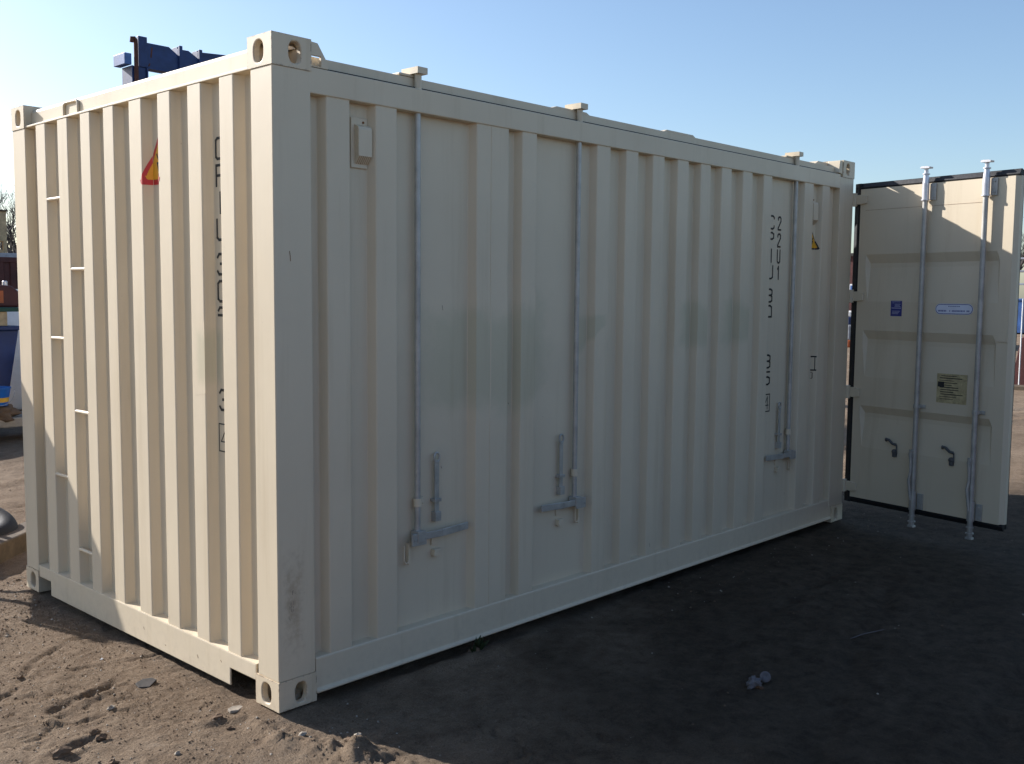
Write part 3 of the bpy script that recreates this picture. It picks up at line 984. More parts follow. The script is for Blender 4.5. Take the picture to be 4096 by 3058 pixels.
# ------------------------------------------------------------------ doors
def make_door():
    """door in its own frame: hinge edge at x=0, x to the free edge, outside face towards -y, z up"""
    D = MB()
    T = 0.006
    wv = 1.150
    z0, z1 = 0.172, 2.400
    tr = [(1.935, 1.872, 1.84, 1.60), (1.395, 1.332, 1.30, 1.06), (0.852, 0.800, 0.77, 0.55)]
    a0, a1 = 0.080, 1.075
    i0, i1 = 0.105, 1.052
    zs = [z1]
    for t in tr:
        zs += list(t)
    zs.append(z0)
    xs = [0.020, a0, i0, i1, a1, wv]
    dep = 0.026
    def y_at(xi, zi):
        inner = 1 <= zi and (zi - 1) % 4 in (1, 2) and zi < len(zs) - 1
        return dep if (inner and xi in (2, 3)) else 0.0
    v = [(xs[i], y_at(i, k), zs[k]) for k in range(len(zs)) for i in range(6)]
    fs = [(k * 6 + i, (k + 1) * 6 + i, (k + 1) * 6 + i + 1, k * 6 + i + 1) for k in range(len(zs) - 1) for i in range(5)]
    D.add(v, fs)
    # frame: side channels, top and bottom, back
    D.box(0.0205, 0.0005, z0, 0.028, 0.048, z1)
    D.prism([(wv, 0.0), (wv + 0.026, 0.020), (wv + 0.026, 0.050), (wv, 0.050)], z0 + 0.004, z1, 'z')
    D.box(0.0285, 0.0005, z1 - 0.006, wv - 0.001, 0.048, z1 - 0.0005)
    D.box(0.0285, 0.0005, z0 + 0.0005, wv - 0.001, 0.048, z0 + 0.006)
    D.add([(0.008, 0.048, z0), (wv, 0.048, z0), (wv, 0.048, z1), (0.008, 0.048, z1)], [(0, 1, 2, 3)])
    D.box(1.075, -0.004, 1.352, 1.150, -0.0005, 1.50)
    D.box(1.075, -0.006, 1.355, 1.140, -0.0045, 1.42)
    lf = [0.0]
    door = obj('door', D, 'cream', ROOT, bev=0.0)
    # rubber gasket all round, flared to the inside
    G = MB()
    def lip(p, q, nrm):
        pass
    G.prism([(0.010, 2.4005), (0.002, 2.412), (0.020, 2.444), (0.034, 2.444), (0.052, 2.4005)], -0.030, wv + 0.026, 'x')
    G.prism([(0.010, 0.1715), (0.004, 0.160), (0.022, 0.130), (0.040, 0.130), (0.050, 0.1715)], -0.025, wv + 0.020, 'x')
    G.prism([(0.0200, 0.004), (0.004, 0.002), (-0.036, 0.012), (-0.036, 0.034), (0.0200, 0.052)], 0.13, 2.443, 'z')
    G.prism([(wv + 0.004, 0.0505), (wv + 0.022, 0.0505), (wv + 0.018, 0.075), (wv + 0.008, 0.075)], 0.14, 2.440, 'z')
    obj('gasket', G, 'gasket', door, bev=0.003)
    # locking rods with cams
    for (x, hz) in ((0.552, 0.578), (0.977, 0.578)):
        Rr = MB()
        y = -0.034
        Rr.mi = 0
        Rr.tube([(x, y, 0.30), (x, y, 2.29)], 0.0170, 16)
        Rr.mi = 1
        # top end: sleeve, neck, cam
        Rr.tube([(x, y, 2.29), (x, y, 2.40)], 0.0225, 16)
        Rr.tube([(x, y, 2.283), (x, y, 2.291)], 0.0275, 16)
        Rr.tube([(x, y, 2.40), (x, y, 2.455)], [0.022, 0.0165], 16)
        Rr.tube([(x, y, 2.455), (x, y, 2.463)], 0.024, 16)
        Rr.tube([(x, y, 2.463), (x, y, 2.497)], 0.0135, 12)
        Rr.prism([(x - 0.030, 2.497), (x + 0.034, 2.494), (x + 0.036, 2.504), (x + 0.020, 2.509), (x - 0.024, 2.510), (x - 0.032, 2.504)], y - 0.026, y + 0.020, 'y')
        Rr.mi = 0
        # bottom end
        Rr.tube([(x, y, 0.17), (x, y, 0.30)], 0.0235, 16)
        Rr.tube([(x, y, 0.085), (x, y, 0.17)], [0.0165, 0.019], 14)
        Rr.tube([(x, y, 0.125), (x, y, 0.133)], 0.024, 14)
        Rr.tube([(x, y, 0.085), (x, y, 0.092)], 0.026, 14)
        Rr.tube([(x, y, 0.062), (x, y, 0.085)], 0.018, 12)
        Rr.prism([(x - 0.021, 0.050), (x + 0.022, 0.050), (x + 0.020, 0.062), (x - 0.020, 0.062)], y - 0.018, y + 0.018, 'y')
        rod = obj('lock_rod', Rr, ['zinc', 'zinc_light'], door, smooth='auto')
        for (za, zb) in ((2.286, 2.396), (0.175, 0.285)):
            K = MB()
            K.box(x + 0.018, -0.012, za, x + 0.062, -0.0008, zb)
            K.box(x - 0.030, -0.012, za, x - 0.018, -0.0008, zb)
            for zq in (za + 0.02, zb - 0.02):
                K.lathe([(0.007, 0), (0.007, 0.006)], (x + 0.045, -0.012, zq), 8, Vector((0, -1, 0)))
            obj('cam_bracket', K, 'zinc', rod, bev=0.003)
        B = MB()
        B.box(x - 0.040, -0.008, 0.876, x + 0.050, -0.0008, 0.900)
        B.tube([(x, y, 0.876), (x, y, 0.900)], 0.0215, 14)
        B.box(x - 0.0215, y, 0.878, x + 0.0215, -0.004, 0.898)
        for q in (-0.032, 0.040):
            B.lathe([(0.008, 0), (0.008, 0.006)], (x + q, -0.008, 0.888), 8, Vector((0, -1, 0)))
        obj('rod_bracket', B, 'zinc', rod, bev=0.002)
        # hanging lever
        Lv = MB()
        Lv.tube([(x - 0.004, y - 0.024, 0.585), (x - 0.014, y - 0.024, 0.560), (x - 0.008, y - 0.026, 0.50), (x - 0.006, y - 0.028, 0.44), (x - 0.016, y - 0.030, 0.38), (x - 0.006, y - 0.030, 0.30), (x + 0.002, y - 0.03, 0.24)], [0.012, 0.014, 0.010, 0.009, 0.011, 0.010, 0.008], 10)
        Lv.box(x - 0.022, y - 0.030, 0.545, x + 0.004, y - 0.002, 0.590)
        obj('lever_handle', Lv, 'zinc', rod, smooth='auto')
    # handle keepers between the rods
    for x in (0.360, 0.790):
        H_ = MB()
        H_.tube([(x - 0.045, -0.012, 0.622), (x - 0.035, -0.030, 0.636), (x - 0.010, -0.030, 0.630), (x + 0.012, -0.022, 0.606), (x + 0.036, -0.012, 0.600)], 0.010, 8)
        H_.tube([(x + 0.036, -0.010, 0.600), (x + 0.038, -0.012, 0.535)], 0.005, 8)
        H_.lathe([(0.018, 0), (0.018, 0.014), (0.008, 0.02)], (x + 0.018, -0.0008, 0.550), 12, Vector((0, -1, 0)))
        H_.box(x + 0.008, -0.018, 0.512, x + 0.036, -0.0008, 0.540)
        obj('handle_keeper', H_, 'handle_grey', door, bev=0.002)
    # hinge blades
    for (za, zb) in ((2.293, 2.361), (1.602, 1.672), (0.906, 0.978), (0.215, 0.285)):
        Hg = MB()
        Hg.prism([(-0.100, za + 0.004), (-0.100, zb - 0.004), (0.030, zb), (0.078, zb - 0.010), (0.078, za + 0.006), (0.030, za)], -0.016, -0.0008, 'y')
        Hg.tube([(-0.096, 0.004, za - 0.004), (-0.096, 0.004, zb + 0.004)], 0.016, 12)
        obj('hinge', Hg, 'cream', door, bev=0.002)
    return door
door = make_door()
# stickers of the folded-back door
def stick(name, parts, mats, label=None):
    o = obj(name, parts, mats, door)
    if label:
        o['label'] = label
    return o
b = MB()
b.box(0.300, -0.0014, 1.501, 0.387, -0.0004, 1.608)
b.mi = 1
b.box(0.306, -0.0020, 1.556, 0.381, -0.0015, 1.559)
for k, (x0, x1) in enumerate(((0.310, 0.375), (0.314, 0.322), (0.330, 0.376), (0.332, 0.37), (0.33, 0.376))):
    b.box(x0, -0.0020, 1.600 - k * 0.008, x1, -0.0015, 1.602 - k * 0.008)
for k in range(3):
    b.box(0.312, -0.0020, 1.535 - k * 0.009, 0.372 - 0.006 * k, -0.0015, 1.537 - k * 0.009)
stick('blue_sticker', b, ['sticker_blue', 'sticker_white'], 'dark blue square sticker with small white lines')
b = MB()
def stadium(x0, x1, z0, z1, ins):
    r = (z1 - z0) / 2 - ins
    cz = (z0 + z1) / 2
    rr = (z1 - z0) / 2
    return [(x0 + rr - r * math.sin(t), cz + r * math.cos(t)) for t in np.linspace(0, math.pi, 14)] + [(x1 - rr + r * math.sin(t), cz - r * math.cos(t)) for t in np.linspace(0, math.pi, 14)]
b.prism(stadium(0.640, 0.910, 1.521, 1.593, 0.0), -0.0014, -0.0004, 'y')
b.mi = 1
b.prism(stadium(0.640, 0.910, 1.521, 1.593, 0.003), -0.0019, -0.0015, 'y')
b.mi = 0
b.prism(stadium(0.640, 0.910, 1.521, 1.593, 0.007), -0.0024, -0.0020, 'y')
b.mi = 1
x = 0.735
while x < 0.815:
    w = rnd.uniform(0.004, 0.008)
    b.box(x, -0.0029, 1.573, x + w * 0.75, -0.0025, 1.579)
    x += w + 0.002
x = 0.662
while x < 0.888:
    w = rnd.uniform(0.006, 0.010)
    if not (0.722 < x < 0.735 or 0.748 < x < 0.758 or 0.85 < x < 0.862):
        b.box(x, -0.0029, 1.540, x + w * 0.78, -0.0025, 1.550)
    x += w + 0.002
stick('oval_sticker', b, ['sticker_white', 'sticker_ink'], 'white oval sticker with dark blue rim and two lines of print')
b = MB()
b.box(0.677, -0.0020, 0.928, 0.892, -0.0004, 1.125)
b.mi = 1
for k in range(11):
    z = 1.108 - k * 0.0155
    x0 = 0.69 + rnd.uniform(0, 0.02)
    b.box(x0, -0.0026, z, x0 + rnd.uniform(0.09, 0.17), -0.0021, z + rnd.uniform(0.003, 0.006))
b.box(0.684, -0.0027, 1.035, 0.73, -0.0022, 1.07)
stick('data_plate', b, ['plate_brown', 'dark'], 'brown stained square data plate')
b = MB()
b.box(0.064, -0.0012, 2.248, 0.54, -0.0004, 2.2495)
b.box(0.565, -0.0012, 2.248, 0.96, -0.0004, 2.2495)
stick('seam_line', b, ['rust'])

Hx, Hy, Fx, Fy = 4.91, -0.02, 4.68, -1.175
ang = math.atan2(Fy - Hy, Fx - Hx)
# local +x runs to the free edge, local -y faces the camera side (world -x)
door.location = (Hx, Hy, 0)
door.rotation_euler.z = ang

def copy_tree(o, parent):
    c = copy_obj(o, parent)
    for ch in list(o.children):
        copy_tree(ch, c)
    return c
d2 = copy_tree(door, ROOT)
for ch in list(d2.children):
    if ch.name.split('.')[0] in ('blue_sticker', 'oval_sticker', 'data_plate', 'seam_line'):
        bpy.data.objects.remove(ch)
d2.location = (4.90, 2.450, 0)
d2.scale = (1, -1, 1)
d2.rotation_euler.z = R(1.0)
for za, zb in ((2.28, 2.375), (1.59, 1.685), (0.895, 0.99), (0.205, 0.297)):
    obj('hinge_lug', MB().box(4.8745, -0.016, za, 4.906, 0.012, zb), 'cream', ROOT, bev=0.003)
#PART2
# ------------------------------------------------------------------ blue gantry behind the container
def gantry():
    g = thing('steel_gantry', 'tall blue steel gantry with notched cross beam rising behind the cream container', 'gantry', (5.6, 12.15, 0))
    O = (5.6, 12.15, 0)
    def post(x):
        mb = MB()
        mb.box(x - 0.105, 12.02, -0.05, x + 0.105, 12.30, 5.10)
        mb.box(x - 0.02, 12.00, 5.1005, x + 0.125, 12.06, 5.565)
        mb.box(x - 0.135, 11.995, -0.05, x - 0.1055, 12.33, 5.10)
        mb.box(x + 0.1055, 11.995, -0.05, x + 0.135, 12.33, 5.10)
        return obj('post', mb, 'blue_steel', g, O, bev=0.006)
    post(5.595)
    post(10.2)
    b = MB()
    poly = [(5.722, 5.115), (5.722, 5.490), (6.10, 5.490), (6.25, 5.39), (6.255, 5.39), (6.255, 5.485), (6.44, 5.490), (6.60, 5.40), (6.605, 5.40), (6.605, 5.50), (7.2, 5.545), (10.06, 5.49), (10.06, 5.115)]
    b.prism(poly, 12.03, 12.055, 'y')
    b.box(5.722, 12.0, 5.09, 10.06, 12.20, 5.1145)
    obj('cross_beam', b, 'blue_steel', g, O, bev=0.003)
    for x in (6.285, 6.635, 7.6, 8.6, 9.5):
        obj('stiffener', MB().box(x - 0.028, 11.99, 5.1155, x + 0.028, 12.0295, 5.535).box(x - 0.028, 12.0555, 5.1155, x + 0.028, 12.22, 5.525), 'blue_steel', g, O, bev=0.002)
    bx = MB()
    bx.box(5.345, 12.00, 5.105, 5.459, 12.37, 5.275)
    obj('bracket_box', bx, 'mid_blue', g, O, bev=0.006)
    p = MB()
    p.tube([(5.515, 11.965, 0.2), (5.515, 11.965, 5.42), (5.512, 11.965, 5.48), (5.49, 11.965, 5.505), (5.455, 11.965, 5.505), (5.448, 11.965, 5.44)], 0.032, 10)
    obj('pipe', p, 'rusty_steel', g, O, smooth='auto')
    for (x, z, a) in ((5.80, 5.43, 0.16), (5.76, 5.18, 0.05)):
        r = MB()
        r.prism([(x, z), (x + 0.025, z), (x + 0.004, z - a), (x - 0.02, z - a)], 12.0285, 12.0295, 'y')
        obj('rust_streak', r, 'rusty_steel', g, O)
gantry()

# ------------------------------------------------------------------ unseen shadow caster left of the frame, made up to shade the end wall
def drum_caster():
    cx, cy = -0.27, 3.62
    g = thing('shadow_caster', 'made-up shadow caster with round drum on thin legs, out of view', 'shadow caster', (cx, cy, 0))
    O = (cx, cy, 0)
    d = MB()
    d.lathe([(0.10, -0.50), (0.24, -0.46), (0.33, -0.20), (0.34, 0.0), (0.30, 0.25), (0.22, 0.50), (0.19, 0.62), (0.20, 0.64), (0.17, 0.63)], (cx + 0.02, cy, 1.22), 28, Vector((0.30, 0.1, 0.95)))
    obj('drum', d, 'orange', g, O, smooth='auto')
    f_ = MB()
    for (x, y) in ((cx - 0.28, cy - 0.2), (cx + 0.42, cy - 0.2), (cx - 0.28, cy + 0.3), (cx + 0.42, cy + 0.3)):
        f_.tube([(x, y, -0.03), (cx + 0.06 + (x - cx - 0.06) * 0.5, cy + (y - cy) * 0.6, 0.86)], 0.022, 8)
    f_.tube([(cx - 0.4, cy, 1.15), (cx - 0.38, cy, 0.86), (cx + 0.5, cy, 0.86), (cx + 0.55, cy, 1.15)], 0.03, 8)
    obj('frame', f_, 'dark', g, O)
drum_caster()

# ------------------------------------------------------------------ things at the left edge
def blob(c, r, seed, sq=(1, 1, 1), sub=3, amp=0.35, fr=2.5):
    bm = bmesh.new()
    bmesh.ops.create_icosphere(bm, subdivisions=sub, radius=1.0)
    from mathutils import noise as nz
    mb = MB()
    off = Vector((seed * 3.7, seed * 1.3, seed * 7.1))
    vs = []
    for v in bm.verts:
        k = 1 + amp * nz.fractal(v.co * fr * 0.5 + off, 1.0, 2.0, 4)
        vs.append((c[0] + v.co.x * r * sq[0] * k, c[1] + v.co.y * r * sq[1] * k, c[2] + v.co.z * r * sq[2] * k))
    mb.add(vs, [[v.index for v in f.verts] for f in bm.faces])
    bm.free()
    return mb

sk = thing('skip_bin', 'dark navy steel skip with slanted end at the far left', 'skip bin', (1.4, 10.2, 0))
mb = MB()
mb.prism([(0.55, 0.03), (2.46, 0.03), (2.655, 1.15), (0.25, 1.15)], 9.40, 11.0, 'y')
obj('tub', mb, 'navy', sk, (1.4, 10.2, 0), bev=0.01)
mb = MB().box(0.20, 9.36, 1.1505, 2.69, 11.04, 1.20)
obj('rim', mb, 'navy', sk, (1.4, 10.2, 0), bev=0.01)
mb = MB()
for x in (0.9, 1.4, 1.9):
    mb = MB().box(x - 0.04, 9.35, 0.06, x + 0.04, 9.3985, 1.14)
    obj('stiffener', mb, 'navy', sk, (1.4, 10.2, 0), bev=0.005)
dr = MB()
dr.lathe([(0.27, 0.0), (0.285, 0.03), (0.285, 0.30), (0.295, 0.31), (0.285, 0.32), (0.285, 0.60), (0.295, 0.61), (0.285, 0.62), (0.285, 0.87), (0.27, 0.90)], (2.94, 9.02, 0.0), 28)
tag(obj('blue_drum', dr, 'mid_blue', None, (2.94, 9.02, -0.02), smooth='auto'), 'mid blue drum standing between the navy skip and the cream container', 'drum')
tag(obj('timber_block', MB().box(2.0, 9.45, 1.2005, 2.55, 9.9, 1.37), 'timber', None, (2.3, 9.6, 1.2), bev=0.006), 'pale timber block lying on the rim of the navy skip', 'timber')
tag(obj('green_board', MB().box(1.5, 9.42, 1.3705, 2.80, 10.3, 1.42), 'green', None, (2.2, 9.8, 1.37), bev=0.006), 'dark green board lying across the timber block', 'board')
mc = thing('old_engine', 'dark brown oily engine on the green board', 'engine', (2.55, 9.95, 1.42))
mb = MB()
mb.prism([(2.2, 1.4205), (2.87, 1.4205), (2.86, 1.52), (2.80, 1.62), (2.72, 1.68), (2.62, 1.69), (2.2, 1.69)], 9.75, 10.15, 'y')
obj('block', mb, 'dark_red', mc, (2.55, 9.95, 1.42), bev=0.02)
obj('cover_plate', MB().box(2.2, 9.74, 1.47, 2.62, 9.7495, 1.62), 'orange', mc, (2.55, 9.95, 1.42))
mb = MB()
mb.lathe([(0.03, 0), (0.03, 0.05), (0.02, 0.06)], (2.70, 9.9, 1.682), 12)
obj('filler_cap', mb, 'zinc_light', mc, (2.55, 9.95, 1.42), smooth='auto')
wt = MB()
wt.lathe([(0.43, 0.0), (0.46, 0.04), (0.46, 1.42), (0.40, 1.52), (0.15, 1.60), (0.15, 1.64)], (3.43, 11.5, 0), 28)
tag(obj('white_tank', wt, 'white', None, (3.43, 11.5, 0), smooth='auto'), 'round white tank behind the dark brown engine', 'tank')
# rubble, slab and paint bucket
sl_ = MB().box(1.15, 8.25, 0.13, 2.70, 8.85, 0.235)
tag(obj('concrete_slab', sl_, 'rock', None, (1.9, 8.5, 0.13), bev=0.015), 'pale broken concrete slab raised on blocks under the brown rubble', 'slab')
for x in (1.35, 2.55):
    tag(obj('concrete_block', MB().box(x - 0.1, 8.45, -0.05, x + 0.1, 8.75, 0.1295), 'rock', None, (x, 8.6, 0), bev=0.01), 'grey concrete block propping up the %s end of the pale slab' % ('left' if x < 2 else 'right'), 'block')
rb = blob((1.95, 8.42, 0.285), 0.26, 3, (1.0, 0.75, 0.42), 4, 0.5, 4)
tag(obj('rubble_lump', rb, 'brownrock', None, (1.95, 8.42, 0.2), smooth=True), 'brown lump of rubble on the pale concrete slab', 'rubble')
bk = thing('paint_bucket', 'blue paint bucket with yellow band on the brown rubble', 'bucket', (1.985, 8.38, 0.36))
O = (1.985, 8.38, 0.36)
mb = MB()
mb.lathe([(0.135, 0.0), (0.140, 0.035)], (1.985, 8.38, 0.372), 28)
mb.lathe([(0.149, 0.091), (0.165, 0.185), (0.172, 0.187), (0.172, 0.200), (0.160, 0.200), (0.140, 0.03)], (1.985, 8.38, 0.372), 28)
obj('shell', mb, 'bright_blue', bk, O, smooth='auto')
mb = MB()
mb.lathe([(0.1405, 0.036), (0.1495, 0.090)], (1.985, 8.38, 0.372), 28)
obj('band', mb, 'label_yellow', bk, O, smooth='auto')
mb = MB()
mb.tube([(1.985 + 0.178 * math.cos(t), 8.38 - 0.178 * abs(math.sin(t)) * 0.35 - 0.1, 0.55 - 0.17 * math.sin(t)) for t in np.linspace(0, math.pi, 14)], 0.004, 6)
obj('bail', mb, 'zinc', bk, O)
# sleeper and tyre near the left edge
sp = MB().box(-0.85, -0.09, -0.04, 0.85, 0.09, 0.105)
sp.xform(Matrix.Translation((0.52, 3.62, -0.02)) @ Matrix.Rotation(R(40), 4, 'Z'))
tag(obj('timber_sleeper', sp, 'old_timber', None, (0.52, 3.62, -0.03), bev=0.012), 'weathered brown timber beam lying on the soil left of the container', 'timber beam')
sw_ = thing('spare_wheel', 'black worn wheel lying at the far left edge beside the timber beam', 'wheel', (0.075, 3.68, -0.02))
O = (0.075, 3.68, -0.02)
T_ = Matrix.Translation((0.075, 3.68, 0.095))
AX = Vector((0.10, -0.25, 0.95))
ty = MB()
ty.lathe([(0.20, -0.07)] + [(0.255 + 0.085 * math.cos(t), 0.105 * math.sin(t)) for t in np.linspace(-1.9, 1.9, 16)] + [(0.20, 0.07), (0.185, 0.0), (0.20, -0.069)], (0, 0, 0), 36, AX)
obj('tyre', ty.xform(T_), 'rubber', sw_, O, smooth='auto')
ri = MB()
ri.lathe([(0.05, -0.02), (0.18, -0.02), (0.184, 0.05), (0.16, 0.055), (0.15, 0.01), (0.05, 0.015)], (0, 0, 0), 28, AX)
obj('rim', ri.xform(T_), 'dark', sw_, O, smooth='auto')

# far left background
def box_container(name, label, cat, x0, y0, x1, y1, h, mat, roof_mat=None, z0=0.0, group=None):
    o = ((x0 + x1) / 2, (y0 + y1) / 2, z0)
    g = thing(name, label, cat, o, group)
    mb = MB()
    n = int((x1 - x0) / 0.28)
    pts = []
    for i in range(n):
        a = x0 + 0.1 + (x1 - x0 - 0.2) * i / n
        w = (x1 - x0 - 0.2) / n
        pts += [(a, 0.0), (a + w * 0.4, 0.0), (a + w * 0.5, 0.036), (a + w * 0.9, 0.036)]
    pts.append((x1 - 0.1, 0.0))
    for yy, s in ((y0, 1), (y1, -1)):
        v = []
        for z in (z0 + 0.12, z0 + h - 0.12):
            v += [(u, yy + s * (0.02 + d), z) for u, d in pts]
        m = len(pts)
        mb.add(v, [(i, i + 1, m + i + 1, m + i) for i in range(m - 1)])
    mb.add([(x0 + 0.02, y0 + 0.1, z0 + 0.12), (x0 + 0.02, y1 - 0.1, z0 + 0.12), (x0 + 0.02, y1 - 0.1, z0 + h - 0.12), (x0 + 0.02, y0 + 0.1, z0 + h - 0.12)], [(0, 1, 2, 3)])
    mb.add([(x1 - 0.02, y0 + 0.1, z0 + 0.12), (x1 - 0.02, y1 - 0.1, z0 + 0.12), (x1 - 0.02, y1 - 0.1, z0 + h - 0.12), (x1 - 0.02, y0 + 0.1, z0 + h - 0.12)], [(0, 1, 2, 3)])
    obj('wall', mb, mat, g, o)
    fr = MB()
    for x in (x0, x1 - 0.12):
        for y in (y0, y1 - 0.12):
            fr.box(x, y, z0, x + 0.12, y + 0.12, z0 + h)
    for y in (y0 + 0.003, y1 - 0.117):
        for z in (z0 + 0.003, z0 + h - 0.123):
            fr.box(x0 + 0.1205, y, z, x1 - 0.1205, y + 0.114, z + 0.12)
    for x in (x0 + 0.003, x1 - 0.117):
        for z in (z0 + 0.003, z0 + h - 0.123):
            fr.box(x, y0 + 0.1205, z, x + 0.114, y1 - 0.1205, z + 0.12)
    obj('frame', fr, mat, g, o, bev=0.006)
    obj('roof', MB().box(x0 + 0.1, y0 + 0.1, z0 + h - 0.06, x1 - 0.1, y1 - 0.1, z0 + h - 0.02), roof_mat or mat, g, o)
    return g
box_container('storage_container', 'dark red storage container in the far left background', 'container', 4.2, 22.0, 10.2, 24.4, 2.40, 'dark_red', 'white')
sh = thing('yard_shed', 'low grey shed with flat roof behind the dark red container', 'shed', (9.0, 32.0, 0))
obj('wall', MB().box(3.0, 30.0, -0.05, 15.0, 34.0, 2.60), 'slate', sh, (9.0, 32.0, 0), bev=0.01)
obj('roof', MB().box(2.8, 29.8, 2.6005, 15.2, 34.2, 2.76), 'grey', sh, (9.0, 32.0, 0), bev=0.01)
tw = thing('timber_hut', 'sand coloured boarded hut on stilts above the grey shed', 'hut', (9.2, 36.5, 0))
O = (9.2, 36.5, 0)
S_ = (36.0 + 3.27) / (30.0 + 3.27)
zc = lambda z: 1.635 + (z - 1.635) * S_
xc = lambda x: -2.175 + (x + 2.175) * S_
obj('wall', MB().box(xc(8.0), 36.0, zc(3.12), xc(10.25), 38.0, zc(4.04)), 'timber', tw, O, bev=0.01)
obj('roof', MB().box(xc(7.9), 35.9, zc(4.0405), xc(10.28), 38.1, zc(4.09)), 'old_timber', tw, O, bev=0.01)
for x in (xc(8.05), xc(10.19)):
    for y in (36.05, 37.85):
        obj('stilt', MB().box(x - 0.06, y - 0.06, -0.05, x + 0.06, y + 0.06, zc(3.119)), 'timber', tw, O)
obj('brace', MB().tube([(xc(10.15), 36.0, zc(2.75)), (xc(9.6), 36.0, zc(3.10))], 0.06, 6), 'timber', tw, O)

# ------------------------------------------------------------------ bare trees
def bare_tree(label, x, y, h, seed, spread=0.55, group='bare winter trees', trunk_r=0.14, first=0.22, dens=1.0):
    r = random.Random(seed)
    z0 = -0.1
    tr, cr = MB(), MB()
    t = thing('bare_tree', label, 'tree', (x, y, z0), group)
    def grow(p, d, ln, rad, lvl):
        n = 3 if lvl < 3 else 2
        pts, rads = [p], [rad]
        q, dd = p.copy(), d.copy()
        for k in range(n):
            dd = (dd + Vector((r.gauss(0, .13), r.gauss(0, .13), r.gauss(0.05, .08)))).normalized()
            q = q + dd * ln / n
            pts.append(q.copy())
            rads.append(max(0.006, rad * (1 - 0.35 * (k + 1) / n)))
        (tr if lvl < 2 else cr).tube(pts, rads, 7 if lvl < 2 else (4 if lvl < 4 else 3), caps=False)
        if lvl >= 6 or ln < 0.28:
            return
        nb = r.choice((2, 3, 3)) if lvl < 4 else r.choice((2, 2, 3))
        for k in range(nb + (1 if lvl < 2 else 0)):
            tpos = r.uniform(0.45, 1.0) if k else 1.0
            i = min(n - 1, int(tpos * n))
            bp = pts[i].lerp(pts[i + 1], tpos * n - i) if i < n else pts[-1]
            ax = Vector((r.gauss(0, 1), r.gauss(0, 1), r.gauss(0, 0.35))).normalized()
            nd = (dd + ax * r.uniform(spread * 0.6, spread * 1.3) + Vector((0, 0, 0.12))).normalized()
            grow(bp, nd, ln * r.uniform(0.58, 0.82), rads[i] * r.uniform(0.5, 0.68), lvl + 1)
    grow(Vector((x, y, z0)), Vector((r.gauss(0, .04), r.gauss(0, .04), 1)).normalized(), h * first, trunk_r, 0)
    # scale to the wanted height
    zt = max(v[2] for v in cr.v)
    k = h / (zt - z0)
    for m in (tr, cr):
        m.v = [(x + (a - x) * k, y + (b - y) * k, z0 + (c - z0) * k) for a, b, c in m.v]
    O = (x, y, z0)
    obj('trunk', tr, 'bark', t, O)
    obj('crown', cr, 'bark', t, O)
    return t
for i, (x, y, h, sd, lb) in enumerate([
    (21.0, 60.0, 9.0, 1, 'tall bare tree at the far left edge, highest of the left trees'),
    (19.2, 57.0, 7.6, 2, 'bare twiggy tree at the far left in front of the tallest left tree'),
    (22.6, 58.5, 8.0, 3, 'bare tree right of the tallest left tree, half behind the container post'),
    (20.6, 50.0, 5.6, 4, 'low dense bare tree just above the sand coloured hut'),
    (18.6, 51.5, 5.4, 5, 'low dense bare thicket tree left of the hut'),
    (22.3, 62.0, 6.6, 6, 'dark bare tree far behind the sand coloured hut')]):
    bare_tree(lb, x, y, h, sd, 0.62 if i > 2 else 0.55, 'bare trees at the left edge', 0.16)
for (x, y, h, sd, lb) in ((80.0, 22.2, 9.2, 11, 'thin bare tree at the right edge beside the open door, tallest there'), (78.0, 19.6, 6.8, 12, 'small bare tree behind the stacked goods at the right edge'),
                          (84.0, 24.5, 7.5, 13, 'bare tree far behind the edge of the folded door')):
    bare_tree(lb, x, y, h, sd, 0.5, 'bare trees at the right edge', 0.17)

# ------------------------------------------------------------------ right edge
cb = MB().box(17.35, -3.0, -0.06, 17.65, 2.86, 0.055)
tag(obj('timber_curb', cb, 'old_timber', None, (17.5, 0, -0.05), bev=0.015), 'long pale timber lying on the soil at the right edge', 'timber')
rp = thing('trailer_ramp', 'dark rusty trailer ramp standing behind the long timber at the right edge', 'trailer ramp', (18.8, 1.9, 0))
O = (18.8, 1.9, 0)
mb = MB()
mb.prism([(2.88, 0.0), (2.88, 0.44), (2.82, 0.44), (2.735, 0.90), (2.60, 0.95), (1.0, 0.95), (1.0, 0.0)], 18.0, 19.6, 'x')
obj('body', mb, 'dark_red', rp, O, bev=0.01)
obj('bed', MB().box(17.98, 1.0, 0.9505, 19.62, 2.55, 1.02), 'dark', rp, O, bev=0.01)
obj('marker_pole', MB().tube([(17.94, 2.722, 0.02), (17.94, 2.722, 1.62)], 0.012, 8), 'white', rp, O)
bb = thing('steel_bin', 'blue steel bin at the right edge below the stacked goods', 'bin', (49.5, 12.8, 0))
O = (49.5, 12.8, 0)
obj('tub', MB().box(48.0, 11.65, 0.02, 51.0, 14.6, 1.52), 'mid_blue', bb, O, bev=0.02)
obj('rim', MB().box(47.95, 11.60, 1.5205, 51.05, 14.65, 1.60), 'mid_blue', bb, O, bev=0.01)
for y in (12.2, 12.9, 13.6, 14.2):
    obj('stiffener', MB().box(47.94, y - 0.05, 0.05, 47.9995, y + 0.05, 1.50), 'navy', bb, O)
rk = thing('storage_rack', 'white post storage rack behind the blue bin at the right edge', 'rack', (52.5, 12.0, 0))
O = (52.5, 12.0, 0)
for y in (9.6, 12.12, 14.4):
    for x in (51.6, 53.4):
        obj('post', MB().box(x - 0.05, y - 0.06, -0.05, x + 0.05, y + 0.06, 4.32), 'white', rk, O)
for z in (1.62, 2.36, 3.0, 3.62):
    obj('shelf', MB().box(51.55, 9.5, z - 0.07, 53.45, 14.5, z), 'grey', rk, O)
